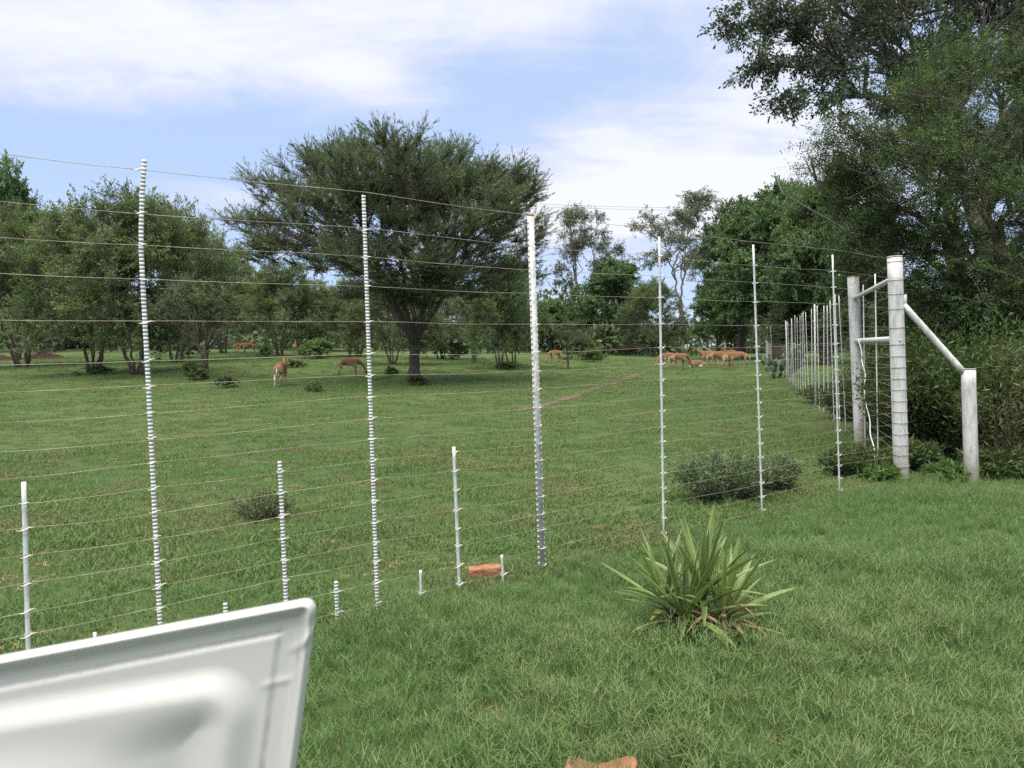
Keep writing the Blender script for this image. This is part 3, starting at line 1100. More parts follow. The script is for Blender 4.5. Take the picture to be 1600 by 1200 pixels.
def dark_overhang():
    base = onground(1560, 19.0)
    lob = []
    for (px, py, dp, rx, ry) in ((1230, 40, 18, 85, 45), (1180, 20, 18, 55, 24), (1195, 95, 17.5, 52, 24), (1290, 110, 18, 90, 45), (1240, 160, 18, 40, 18), (1290, 170, 18, 36, 16),
                                 (1380, 60, 18.5, 110, 65), (1390, 150, 18.5, 75, 40), (1500, 30, 19, 120, 80), (1300, -40, 19, 140, 70), (1620, 40, 19, 120, 90), (1450, -70, 20, 160, 80),
                                 (1640, -60, 20, 160, 90), (1330, 40, 21, 110, 70), (1480, 110, 18, 80, 40), (1750, 20, 20, 140, 120)):
        p = at(px, py, dp) - base
        s = dp / FPX
        lob.append((p[0], p[1], p[2], rx * s, max(rx, 70) * s * .8, ry * s))
    f0 = at(1530, 330, 19) - base
    f1 = at(1480, 220, 19) - base
    ms = build_tree(43, lob, 470, [((0, 0, 0), f0), (tuple(f0 * .9), f1)], 20, .3, 198, .46, .105, .044, flat=.9, upt=.0, out=.5, leafmat=DARKL, bark=BARK,
                    twigs=6, twig_r=.008, name='overhang', shell=.25, droop=.35, sub_r=.34, fork=.5, limb_w=.08, spread=.5)
    tree_thing('broadleaf_tree', ms, base, 'tall dark broad-leaved tree overhanging the top right corner behind the thorn tree')


dark_overhang()


def build_shrub(seed, w, h, n, leaf_l, leaf_w, mat, stems=40, depthf=.8, sparse=False):
    """shrub of many upright leafy shoots"""
    g = np.random.default_rng(seed)
    wood = MB()
    P, D, Rn = [], [], []
    per = n // stems
    for i in range(stems):
        a = g.random() * 6.283
        r = math.sqrt(g.random())
        b = np.array([.35 * w / 2 * r * math.cos(a), .35 * w / 2 * r * math.sin(a) * depthf, -.02])
        top = np.array([w / 2 * r * math.cos(a), w / 2 * r * math.sin(a) * depthf, h * (1.05 - .45 * r * r) * g.uniform(.7, 1.1)])
        c = curve(b, b + np.array([(top[0] - b[0]) * .35, (top[1] - b[1]) * .35, top[2] * .6]), top, 6, .012, g)
        wood.tube(c, np.linspace(.006, .002, 6), 3, False)
        u = g.random(per) ** .7
        k = np.minimum((u * 5).astype(int), 4)
        fr = (u * 5 - k)[:, None]
        q = c[k] * (1 - fr) + c[k + 1] * fr
        dr = nrm(c[k + 1] - c[k])
        P.append(q + g.normal(0, .028 * h / .5, (per, 3)))
        D.append(dr * .7 + g.normal(0, .75, (per, 3)))
        Rn.append(np.clip(.15 + .5 * u + g.normal(0, .18, per), 0, 1))
    P, D, Rn = np.concatenate(P), np.concatenate(D), np.concatenate(Rn)
    P[:, 2] = np.maximum(P[:, 2], .01)
    v, f = leaf_quads(P, D, g, leaf_l * g.uniform(.6, 1.3, len(P)), leaf_w * g.uniform(.7, 1.2, len(P)))
    return wood.mesh('shrub_wood', TWIG), mesh_np('shrub_leaves', v, [f], [mat], attrs={'rnd': np.repeat(Rn, 4)})


SAGE = leaf_mat('sage_leaf', (.066, .098, .054), (.130, .180, .090), (.24, .295, .155), .6, .22)
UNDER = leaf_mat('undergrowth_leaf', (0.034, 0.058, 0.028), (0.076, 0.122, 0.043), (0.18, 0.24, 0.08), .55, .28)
WEEDL = leaf_mat('weed_leaf', (.055, .105, .036), (.105, .180, .056), (.18, .27, .085), .5, .3)
VINE = leaf_mat('vine_leaf', (.075, .085, .040), (.13, .14, .06), (.20, .21, .085), .6, .25)


def near_shrubs():
    b = ground(1150, 790)
    b[1] += .35
    m = build_shrub(51, 1.2, .46, 7600, .055, .012, SAGE, 120)
    tree_thing('sage_shrub', m, b, 'grey-green bushy shrub just behind the fence near the yucca', 'shrub', None, .4, None, ('stem', 'foliage'))
    b2 = b + np.array([.62, .35, 0])
    m = build_shrub(52, .75, .34, 3400, .055, .012, SAGE, 60)
    tree_thing('sage_shrub', m, b2, 'smaller grey-green shrub right of and behind the bushy one at the fence', 'shrub', None, 1.4, None, ('stem', 'foliage'))
    b = ground(408, 812)
    m = build_shrub(53, .60, .30, 1500, .05, .009, SAGE, 60)
    tree_thing('sage_shrub', m, b, 'low wiry grey shrub in the field left of the short serrated dropper', 'shrub', None, .2, None, ('stem', 'foliage'))
    # thicket behind the corner posts
    G = 'thicket behind the corner posts'
    k = 0
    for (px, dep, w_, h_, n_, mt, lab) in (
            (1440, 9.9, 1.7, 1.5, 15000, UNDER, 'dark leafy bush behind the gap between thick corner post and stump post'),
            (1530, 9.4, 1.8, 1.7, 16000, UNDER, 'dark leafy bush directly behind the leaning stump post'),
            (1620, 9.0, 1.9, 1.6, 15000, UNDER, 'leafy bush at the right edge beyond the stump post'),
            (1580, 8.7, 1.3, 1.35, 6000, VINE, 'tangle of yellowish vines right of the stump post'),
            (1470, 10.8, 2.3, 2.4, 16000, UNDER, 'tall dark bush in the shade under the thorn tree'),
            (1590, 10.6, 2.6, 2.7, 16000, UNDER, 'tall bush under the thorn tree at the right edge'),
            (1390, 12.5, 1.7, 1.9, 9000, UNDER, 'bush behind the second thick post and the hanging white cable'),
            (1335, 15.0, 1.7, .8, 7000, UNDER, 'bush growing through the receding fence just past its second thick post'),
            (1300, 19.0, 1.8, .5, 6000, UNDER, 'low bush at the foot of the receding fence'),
            (1425, 9.0, .8, .34, 3500, UNDER, 'weedy bush at the foot of the thick corner post'),
            (1575, 8.35, 1.2, .30, 5000, UNDER, 'weedy bush at the foot of the stump post'),
            (1330, 8.6, .8, .30, 2500, UNDER, 'low weed by the last dropper before the corner'),
            (1490, 8.3, .7, .16, 2200, WEEDL, 'leafy green weeds between the feet of the thick corner post and the stump post'),
            (1372, 8.3, .5, .15, 1500, WEEDL, 'leafy green weeds in front of the thick corner post')):
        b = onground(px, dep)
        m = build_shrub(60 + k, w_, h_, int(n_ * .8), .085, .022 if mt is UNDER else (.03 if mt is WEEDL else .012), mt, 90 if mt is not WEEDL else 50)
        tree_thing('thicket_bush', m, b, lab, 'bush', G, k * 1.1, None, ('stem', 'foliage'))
        k += 1


near_shrubs()

# ====================================================================== THE FENCE
GALV = plain_mat('silver_paint', (.52, .515, .50), (.72, .715, .695), 14, .55, 0.0, .15, lo=.3, hi=.62)
def pipe_paint():
    m, t, out = new_mat('white_post_paint')
    tcn = t.node('ShaderNodeTexCoord')
    mp = t.node('ShaderNodeMapping')
    mp.inputs['Scale'].default_value = (5, 5, .9)
    t.l.new(tcn.outputs['Object'], mp.inputs[0])
    streak = t.noise(mp.outputs[0], 5, 6, .65)
    blot = t.noise(tcn.outputs['Object'], 11, 5, .65)
    chip = t.noise(tcn.outputs['Object'], 34, 4, .6)
    sp = t.node('ShaderNodeSeparateXYZ')
    t.l.new(tcn.outputs['Object'], sp.inputs[0])
    col = t.mix(t.ss(streak, .34, .56), (.40, .385, .36), (.575, .57, .555))
    col = t.mix(t.m('MULTIPLY', t.ss(blot, .52, .75), .45), col, (.36, .34, .31))
    col = t.mix(t.m('MULTIPLY', t.ss(chip, .66, .72), .8), col, (.20, .12, .075))
    mud = t.m('MULTIPLY', t.ss(t.m('ADD', sp.outputs[2], t.m('MULTIPLY', blot, -.5)), .22, -.22), .75)
    col = t.mix(mud, col, (.20, .17, .12))
    p = t.node('ShaderNodeBsdfPrincipled')
    t.l.new(col, p.inputs['Base Color'])
    p.inputs['Roughness'].default_value = .58
    bn = t.node('ShaderNodeBump')
    bn.inputs['Strength'].default_value = .25
    bn.inputs['Distance'].default_value = .01
    t.l.new(t.m('ADD', chip, blot), bn.inputs['Height'])
    t.l.new(bn.outputs[0], p.inputs['Normal'])
    t.l.new(p.outputs[0], out.inputs[0])
    return m


POSTW = pipe_paint()
STANDARD = plain_mat('weathered_white_paint', (.42, .41, .39), (.62, .61, .59), 38, .7, 0.0, .5, (1, 1, .45), lo=.30, hi=.58)
RUST = plain_mat('rusty_cap', (.34, .25, .18), (.52, .45, .38), 30, .8)
WIRE = plain_mat('fence_wire', (.27, .21, .15), (.46, .42, .36), 5, .5, .35)
TIE = plain_mat('wire_tie', (.60, .60, .58), (.78, .78, .76), 20, .45, .2)

A1 = np.array([-.77, 4.42])
DIR1 = nrm(np.array([4.96, 3.88]))
NRM1 = np.array([-DIR1[1], DIR1[0]])
CORNER = np.array([4.19, 8.30])
DIR2 = nrm(np.array([.30, 1.0]))
WH = [2.37, 2.17, 2.02, 1.857, 1.657, 1.477, 1.352, 1.23, 1.11, .992, .87, .757, .636, .514, .397, .29, .167, .051]


def on_line(px, py, a=A1, d=DIR1):
    """where the vertical plane of the fence is met by the ray of a pixel"""
    rr = ray(px, py)
    M = np.array([[rr[0], -d[0]], [rr[1], -d[1]]])
    t, s = np.linalg.solve(M, a - CAM[:2])
    return s, CAM[2] + rr[2] * t


def line_pt(s, h=0.0, a=A1, d=DIR1):
    p = a + d * s
    return np.array([p[0], p[1], float(zt(p[0], p[1])) + h])


RODM = plain_mat('ridge_shade_rod', (.36, .35, .33), (.50, .49, .47), 20, .6, .2)  # darker grey puts the shade between the ridges into the colour


def dropper_mesh(name, h, wd, pitch=None, bend=0.0):
    """flat steel dropper; with a pitch its faces are rolled into ridges. local x along the fence"""
    mb = MB()
    if pitch:                                   # flat rod, coloured darker as shade between the painted lugs added below
        z = np.linspace(-.1, h, 24)
        wv = np.full(24, wd * .455)
        dv = np.full(24, .0042)
    else:
        z = np.linspace(-.1, h, 12)
        wv = np.full(12, wd * .5)
        dv = np.full(12, .004)
    xo = bend * np.clip((z / max(h, .01) - .80) / .2, 0, 1) ** 1.6
    xo = xo - .15 * bend * np.clip((z / max(h, .01) - .55) / .3, 0, 1) * (1 - np.clip((z / max(h, .01) - .85) / .15, 0, 1))
    ring = np.stack([np.stack([xo - wv, -dv, z], -1), np.stack([xo + wv, -dv, z], -1), np.stack([xo + wv, dv, z], -1), np.stack([xo - wv, dv, z], -1)], 1)
    m = len(z)
    i, j = np.meshgrid(np.arange(m - 1), np.arange(4), indexing='ij')
    f = np.stack([i * 4 + j, i * 4 + (j + 1) % 4, (i + 1) * 4 + (j + 1) % 4, (i + 1) * 4 + j], -1).reshape(-1, 4)
    mb.add(ring.reshape(-1, 3), [f, np.array([[3, 2, 1, 0]]), np.arange(4)[None] + (m - 1) * 4])
    if not pitch:
        return mb.mesh(name, GALV), None
    lug = MB()
    g_l = np.random.default_rng(int(h * 1000))
    q = pitch * .5
    while q < h:
        x0 = float(np.interp(q, z, xo))
        lug.box((x0, 0, q), (wd, .0120, pitch * g_l.uniform(.62, .78)))
        q += pitch
    return mb.mesh(name, RODM), lug.mesh('lugs', GALV)


def standard_mesh(h):
    """the middle steel standard: T-section with a studded edge"""
    mb = MB()
    mb.box((0, 0, h / 2 - .1), (.050, .007, h + .2))
    mb.box((.004, .0205, h / 2 - .1), (.007, .034, h + .2 - .004))
    z = .06
    while z < h - .03:
        mb.box((-.0270, -.0025, z), (.006, .010, .017))
        mb.box((.0265, -.001, z + .016), (.004, .008, .020))
        z += .036
    return mb.mesh('standard_post', STANDARD)


def tie_mesh():
    """short wire binding: a twist that runs out along the fence wire on both sides"""
    mb = MB()
    x = np.linspace(-.055, .055, 9)
    mb.tube(np.stack([x, -.016 - .004 * np.cos(x * 28), .004 * np.sin(x * 60)], -1), .0027 - np.abs(x) * .022, 5)
    mb.tube(np.array([[-.018, -.014, -.006], [-.018, .016, 0], [.018, .016, .004], [.018, -.014, .006]]), .0016, 4)
    return mb.mesh('wire_tie', TIE)


TIEM = tie_mesh()
ANG1 = math.atan2(DIR1[1], DIR1[0])
ANG2 = math.atan2(DIR2[1], DIR2[0])


def build_fence():
    g = np.random.default_rng(5)
    f1 = empty('game_fence', line_pt(0), 'tall many-strand wire game fence running across the foreground', 'fence')
    base = np.array(f1.location)

    def loc(p):
        return np.asarray(p) - base
    posts = []       # (s, height, lean)  long ones carry all wires
    # base pixel, top pixel row, kind
    for (bx, by, tx, ty, kind) in ((252, 1010, 220, 250, 'bent'), (590, 958, 568, 305, 'ridge'), (847, 886, 829, 335, 'standard'), (1037, 828, 1030, 370, 'plain'),
                                   (1191, 805, 1177, 382, 'plain'), (1312, 772, 1297, 397, 'plain'),
                                   (44, 1045, 37, 753, 'short'), (449, 985, 437, 722, 'shortridge'), (718, 918, 709, 698, 'short'),
                                   (150, 1040, 148, 988, 'tiny'), (354, 1000, 352, 942, 'tinyridge'), (527, 972, 525, 909, 'tinyridge'), (658, 940, 657, 891, 'tiny'), (786, 903, 784, 867, 'tiny')):
        s, z = on_line(bx, by)
        p = line_pt(s)
        s2, ztop = on_line(tx, ty)
        h = ztop - p[2]
        lean = math.atan2(s - s2, h)
        if kind == 'bent':
            s3, z3 = on_line(219, 335)
            lean = math.atan2(s - s3, z3 - p[2])
        lean = max(-.05, min(.05, lean))
        if kind == 'standard':
            me, lugs = standard_mesh(h), None
            nm = 'post'
        elif kind in ('bent', 'ridge', 'shortridge', 'tinyridge'):
            me, lugs = dropper_mesh('ridged_dropper', h, .0195, .0185, .03 if kind == 'bent' else 0)
            nm = 'dropper'
        else:
            me, lugs = dropper_mesh('plain_dropper', h, .0185 if kind != 'tiny' else .014)
            nm = 'dropper'
        o = link(nm, me, f1, loc(p))
        o.rotation_euler = (0, -lean, ANG1)
        if lugs:
            link('lugs', lugs, o)
        if kind == 'bent':
            o['label'] = 'tall ridged dropper bent over at its top'
        elif kind == 'standard':
            o['label'] = 'broad weathered white steel post'
            cp = MB()
            cp.box((0, 0, 0), (.0505, .0085, .022))
            c = link('cap', cp.mesh('post_cap', RUST), o, (0, 0, h))
        for hw in WH:
            if hw < h - .02:
                t = link('wire_tie', TIEM, o, (0, 0, hw))
                t.rotation_euler = (0, g.normal(0, .12), g.normal(0, .1))
                t.scale = (g.uniform(.4, .75), 1.2 if kind != 'standard' else 1.6, 1.0) if kind not in ('tiny', 'tinyridge') else (.7, 1.2, .7)
        posts.append((s, h, lean, kind))
    # wires run from beyond the left edge to the corner post
    s_end = float(np.dot(CORNER - A1, DIR1))
    s_left = -3.6
    sup = sorted([q[0] for q in posts if q[3] in ('bent', 'ridge', 'standard', 'plain')] + [s_left, -2.55, s_end])
    lowsup = sorted(sup + [q[0] for q in posts if q[3].startswith('short')])
    for k, hw in enumerate(WH):
        pts = []
        ss = sup if hw > 1.0 else lowsup
        prev = 0.0
        for i in range(len(ss) - 1):
            a, b = ss[i], ss[i + 1]
            j = g.normal(0, .006) if i < len(ss) - 2 else 0.0
            sag = g.uniform(.001, .006)
            for q in range(6):
                u = q / 6
                s = a + (b - a) * u
                hh = hw + prev * (1 - u) + j * u - sag * 4 * u * (1 - u) + (g.normal(0, .0009) if q else 0)
                p = line_pt(s, hh)
                zl = (1 - (s - ss[0]) / (ss[-1] - ss[0]))
                p[:2] += -NRM1 * .017
                pts.append(loc(p))
            prev = j
        pe = line_pt(s_end, hw)
        pe[:2] += -NRM1 * .06
        pts.append(loc(pe))
        mb = MB()
        mb.tube(np.array(pts), .0013 if k else .0016, 5)
        link('wire', mb.mesh('wire', WIRE, True), f1)
    # ---- corner of thick pipes
    cb = line_pt(s_end)
    cor = empty('corner_post_frame', cb, 'thick white pipe corner posts with two rails, a slanting strut and a stump post', 'fence post')

    def lc(p):
        return np.asarray(p) - cb
    post2 = np.array([*(CORNER + DIR2 * 3.05), 0])
    post2[2] = zt(*post2[:2])
    stump = onground(1520, 8.1)

    def pipe(name, p0, p1, r, mat=POSTW, cap=False, sides=20):
        mb = MB()
        n = 10
        t = np.linspace(0, 1, n)[:, None]
        mb.tube(np.asarray(p0) * (1 - t) + np.asarray(p1) * t, r, sides, True)
        o = link(name, mb.mesh(name, mat, False), cor)
        for pl in o.data.polygons:
            pl.use_smooth = len(pl.vertices) == 4
        if cap:
            cm = MB()
            q = np.asarray(p1)
            d = nrm(q - np.asarray(p0))
            cm.tube(np.array([q - d * .004, q + d * .009]), r * 1.03, sides)
            link('cap', cm.mesh('cap', RUST), o)
        return o

    top1 = at(1398, 402, depth_of(cb)) - cb
    pa = pipe('thick_post', (0, 0, -.2), top1, .077, cap=True)
    p2t = at(1333, 433, depth_of(post2)) - cb
    pb = pipe('thick_post', lc(post2) - np.array([0, 0, .2]), p2t, .082, cap=True)
    st = at(1513, 577, depth_of(stump)) - cb
    pc = pipe('stump_post', lc(stump) - np.array([0, 0, .2]), st, .070, cap=True)

    def along(b, t, h):
        b, t = np.asarray(b, float), np.asarray(t, float)
        return b + (t - b) * (h - b[2]) / (t[2] - b[2])
    z0 = 0.0
    c1 = lambda h: along((0, 0, 0), top1, h)
    c2 = lambda h: along(lc(post2), p2t, h + lc(post2)[2])
    pipe('rail', c1(2.20), c2(2.14), .028)
    pipe('rail', c1(1.53), c2(1.52), .036)
    # the strut from the corner post down to the stump
    sa = c1(1.90) + nrm(lc(stump)) * .07
    sb = st + np.array([-.05, 0, -.03])
    pipe('strut', sa, sb, .033)
    brk = MB()
    brk.box(sa + np.array([.01, 0, .03]), (.03, .05, .16))
    link('bracket', brk.mesh('bracket', POSTW), cor)
    # wires wound round the corner post
    th = np.linspace(0, 2 * math.pi, 25)
    ringm = MB()
    ringm.tube(np.stack([.0795 * np.cos(th), .0795 * np.sin(th), .006 * np.sin(th + 1)], -1), .003, 5, False)
    rm = ringm.mesh('wire_wrap', WIRE, True)
    for hw in WH:
        link('wire_wrap', rm, pa, c1(hw))
    bt = MB()
    bt.tube(np.array([[0, -.075, 0], [0, -.090, 0]]), .010, 6)
    link('bolt', bt.mesh('bolt', GALV), pa, c1(1.52) + np.array([-.01, 0, 0]))
    # ---- fence going away from the corner
    f2 = empty('game_fence', cb, 'wire game fence with thin white droppers receding to the right behind the corner', 'fence')
    pm = dropper_mesh('thin_dropper', 2.35, .022)[0]
    s = 1.55
    k = 0
    while s < 56:
        if abs(s - 3.05) > .4 and not (24.5 < s < 39):
            p = line_pt(s, 0, CORNER, DIR2)
            wide = k % 12 == 9
            o = link('post' if wide else 'dropper', standard_mesh(2.42) if wide else pm, f2, p - cb)
            o.rotation_euler = (g.normal(0, .006), -g.normal(.018, .014), ANG2 - math.pi / 2 * .9)
            o.scale = (.72, .72, g.uniform(.96, 1.03))
        s += g.uniform(.85, 1.15)
        k += 1
    for hw in WH:
        mb = MB()
        ss = np.concatenate([np.linspace(.0, 24, 20), np.linspace(26, 56, 8)])
        P = np.array([line_pt(q, hw + g.normal(0, .006), CORNER, DIR2) - cb for q in ss])
        P[0] = c1(hw)
        mb.tube(P, .0021, 4)
        link('wire', mb.mesh('wire', WIRE, True), f2)
    # ---- loose white cable hanging from the second post
    pts = [(1343, 533), (1347, 560), (1352, 590), (1350, 615), (1357, 645), (1361, 680), (1367, 712), (1370, 736)]
    dps = np.linspace(10.7, 9.3, len(pts))
    P = np.array([at(x, y, d) for (x, y), d in zip(pts, dps)])
    P = np.array([P[0] + (0, .05, .02), *P])
    o0 = P[-1]
    mb = MB()
    q = np.linspace(0, len(P) - 1, 40)
    Q = np.stack([np.interp(q, np.arange(len(P)), P[:, i]) for i in range(3)], -1)
    Q[:, 0] += .008 * np.sin(q * 5)
    mb.tube(Q - o0, .0075, 6)
    o = link('hanging_cable', mb.mesh('hanging_cable', plain_mat('cable_white', (.6, .6, .56), (.75, .75, .72), 9, .5), True), None, o0)
    tag(o, 'loose white cable hanging beside the second thick post', 'cable')


build_fence()


# ------------------------------------------------------------------ yucca
def build_yucca():
    g = np.random.default_rng(9)
    m, t, out = new_mat('yucca_leaf')
    a = t.node('ShaderNodeAttribute', attribute_name='edge')
    oi = t.node('ShaderNodeObjectInfo')
    tcn = t.node('ShaderNodeTexCoord')
    n = t.noise(tcn.outputs['Object'], 5, 3)
    green = t.mix(oi.outputs['Random'], (.075, .135, .036), (.185, .275, .058))
    green = t.mix(t.m('MULTIPLY', n, .5), green, (.14, .19, .075))
    col = t.mix(t.ss(a.outputs['Fac'], .80, .95), green, (.38, .41, .16))
    tip = t.node('ShaderNodeAttribute', attribute_name='tip')
    col = t.mix(t.m('MULTIPLY', t.ss(t.m('ADD', tip.outputs['Fac'], t.m('MULTIPLY', oi.outputs['Random'], .06)), .95, 1.02), .9), col, (.16, .09, .045))
    p = t.node('ShaderNodeBsdfPrincipled')
    t.l.new(col, p.inputs['Base Color'])
    p.inputs['Roughness'].default_value = .42
    tr = t.node('ShaderNodeBsdfTranslucent')
    t.l.new(col, tr.inputs[0])
    mx = t.node('ShaderNodeMixShader')
    mx.inputs[0].default_value = .22
    t.l.new(p.outputs[0], mx.inputs[1])
    t.l.new(tr.outputs[0], mx.inputs[2])
    t.l.new(mx.outputs[0], out.inputs[0])
    dead = plain_mat('yucca_dead', (.19, .11, .055), (.40, .28, .15), 14, .8)
    dying = plain_mat('yucca_dying', (.16, .18, .05), (.42, .32, .10), 6, .6)

    def leaf(az_, el_, ln, wd, bend, p0, mat, twist=0.0):
        n = 12
        tt = np.linspace(0, 1, n)
        d0 = np.array([math.cos(az_) * math.cos(el_), math.sin(az_) * math.cos(el_), math.sin(el_)])
        side = np.array([-math.sin(az_), math.cos(az_), 0])
        upn = np.cross(d0, side) * -1
        if upn[2] < 0:
            upn = -upn
        ctr = np.asarray(p0) + d0 * (ln * tt)[:, None] - np.array([0, 0, 1]) * (bend * ln * tt ** 2.4)[:, None]
        wv = wd * .5 * (.55 + 1.0 * np.sin(np.clip(tt * 1.25 + .22, 0, 1.0) * math.pi * .5)) / 1.5 * (1 - tt ** 3.2)
        wv = np.maximum(wv, .0008)
        cols_ = np.array([-1, -.80, -.35, 0, .35, .80, 1])
        V, E, T = [], [], []
        for k in range(n):
            tw = twist * tt[k]
            s = side * math.cos(tw) + upn * math.sin(tw)
            u = upn * math.cos(tw) - side * math.sin(tw)
            for c in cols_:
                V.append(ctr[k] + s * wv[k] * c + u * wv[k] * .45 * abs(c) ** 1.4)
                E.append(abs(c))
                T.append(tt[k])
        kc = len(cols_)
        i, j = np.meshgrid(np.arange(n - 1), np.arange(kc - 1), indexing='ij')
        f = np.stack([i * kc + j, i * kc + j + 1, (i + 1) * kc + j + 1, (i + 1) * kc + j], -1).reshape(-1, 4)
        V = np.array(V)
        me = mesh_np('yucca_leaf', V, [f], [mat], smooth=True, attrs={'edge': E, 'tip': T})
        return me

    b = ground(1088, 1000) + np.array([0, 0, .05])
    e = empty('yucca_plant', b, 'variegated sword-leaved yucca clump in the lawn before the fence', 'plant')
    # three rosettes on short stems
    heads = [((-.06, -.02, .10), 36, .48), ((.05, .07, .20), 30, .46), ((.12, -.03, .08), 22, .44), ((-.14, .08, .14), 16, .44)]
    st = MB()
    for (h, n, ln) in heads:
        st.tube(np.array([[h[0] * .4, h[1] * .4, -.05], [h[0] * .8, h[1] * .8, h[2] * .6], h]), [.035, .03, .022], 8)
        for i in range(n):
            u = (i + .5) / n
            el_ = R(84) - u ** 1.0 * R(82) + g.normal(0, .07)
            az_ = i * 2.3999 + g.normal(0, .25)
            lng = ln * g.uniform(.64, 1.06) * (1.0 if u < .75 else .9)
            bend = max(0, (.03 + .16 * u) * g.uniform(.2, 1.6))
            old = u > .93 and g.random() < .6
            p0 = np.array(h) + np.array([math.cos(az_), math.sin(az_), 0]) * .014 - np.array([0, 0, .05 * u])
            if el_ < .1:
                el_ = .05 + abs(g.normal(0, .07))
            me = leaf(az_, el_, lng, g.uniform(.027, .044), bend, p0, dying if old else m, g.normal(0, .5))
            o = link('leaf', me, e)
            if old:
                o['label'] = 'yellowing old leaf'
    link('stem', st.mesh('yucca_stem', BARK, True), e)
    for i in range(14):
        az_ = g.uniform(-2.0, .5) if i < 9 else g.random() * 6.28
        h = heads[2][0] if i < 12 else heads[0][0]
        me = leaf(az_, g.uniform(.0, .75) if i < 11 else g.uniform(-.1, .15), g.uniform(.16, .32), g.uniform(.012, .028), g.uniform(.1, .6),
                  np.array(h) + np.array([0, -.02, -.01 + .06 * g.random()]), dead, g.normal(0, 1.5))
        link('dead_leaf', me, e)


build_yucca()


# ------------------------------------------------------------------ bricks, soil
def rough_block(name, size, seed, mat, sub=3, amp=.08, sag=0.0):
    """a worn brick or stone: subdivided block, edges broken, top dished by sag"""
    import bmesh
    g = np.random.default_rng(seed)
    bm = bmesh.new()
    bmesh.ops.create_cube(bm, size=1.0)
    bmesh.ops.bevel(bm, geom=bm.edges[:], offset=.12, segments=2, affect='EDGES', profile=.6)
    bmesh.ops.subdivide_edges(bm, edges=bm.edges[:], cuts=sub, use_grid_fill=True)
    ph = g.uniform(0, 6, (5, 3))
    fr = g.uniform(3, 9, (5, 3))
    for v in bm.verts:
        q = np.array(v.co)
        d = sum(math.sin(np.dot(fr[k], q) + ph[k, 0]) / (k + 2) for k in range(5)) * amp
        q = q * (1 + d)
        if q[2] > 0:
            q[2] -= sag * math.cos(q[0] * 3.0) ** 2 * max(0, q[2]) * 2
        v.co = q * np.array(size)
    me = bpy.data.meshes.new(name)
    bm.to_mesh(me)
    bm.free()
    me.materials.append(mat)
    for p in me.polygons:
        p.use_smooth = True
    return me


BRICK = plain_mat('worn_brick', (.24, .10, .05), (.40, .19, .10), 22, .9, 0, 1.0)
STONE = plain_mat('orange_stone', (.25, .115, .06), (.37, .185, .105), 16, .85, 0, .7)
b = ground(758, 904)
o = link('brick', rough_block('brick', (.215, .10, .075), 3, BRICK, 3, .05), None, b + np.array([0, .02, .035]))
o.rotation_euler = (0, R(-3), R(4))
tag(o, 'worn orange brick lying at the foot of the fence', 'brick')
b = at(936, 1216, 2.62)
o = link('stone', rough_block('stone', (.235, .16, .16), 8, STONE, 4, .07, .24), None, np.array([b[0], b[1] - .035, .016]))
o.rotation_euler = (0, R(2), R(-6))
tag(o, 'orange-brown stone in the lawn at the bottom edge of the picture', 'stone')


def mound(name, px, py, w_, d_, h_, seed, c0, c1, label):
    g = np.random.default_rng(seed)
    b = ground(px, py)
    n = 40
    k = np.linspace(-1, 1, n)
    X, Y = np.meshgrid(k, k)
    rr = np.sqrt(X ** 2 + Y ** 2)
    Z = np.clip(1 - rr, 0, 1) ** .8 * (1 + .25 * np.sin(X * 7 + seed) * np.cos(Y * 6) + .12 * np.sin(X * 17 + Y * 13)) * h_
    Z += g.normal(0, .02 * h_, Z.shape) - .03
    x, y = X * w_ / 2, Y * d_ / 2
    zz = zt(b[0] + x, b[1] + y) - b[2] + Z
    v = np.stack([x, y, zz], -1).reshape(-1, 3)
    i, j = np.meshgrid(np.arange(n - 1), np.arange(n - 1), indexing='ij')
    f = np.stack([i * n + j, i * n + j + 1, (i + 1) * n + j + 1, (i + 1) * n + j], -1).reshape(-1, 4)
    o = link(name, mesh_np(name, v, [f], [plain_mat(name + '_soil', c0, c1, 3, .95, 0, 1.0)], smooth=True), None, b)
    tag(o, label, 'mound')


mound('earth_mound', 68, 560, 3.6, 2.0, .62, 2, (.035, .015, .011), (.078, .032, .023), 'low dark red earth mound under the left trees')
mound('earth_mound', -2, 562, 2.4, 1.6, .5, 3, (.035, .015, .011), (.078, .032, .023), 'low red earth mound cut by the left edge of the picture')
mound('earth_bank', 592, 541, 5.5, 2.0, 1.3, 5, (.11, .06, .04), (.19, .11, .07), 'reddish earth bank seen between the trunks left of the acacia')
mound('earth_bank', 372, 538, 5.0, 2.0, 1.1, 7, (.13, .085, .06), (.21, .145, .10), 'pale reddish earth bank behind the pair of distant impalas')


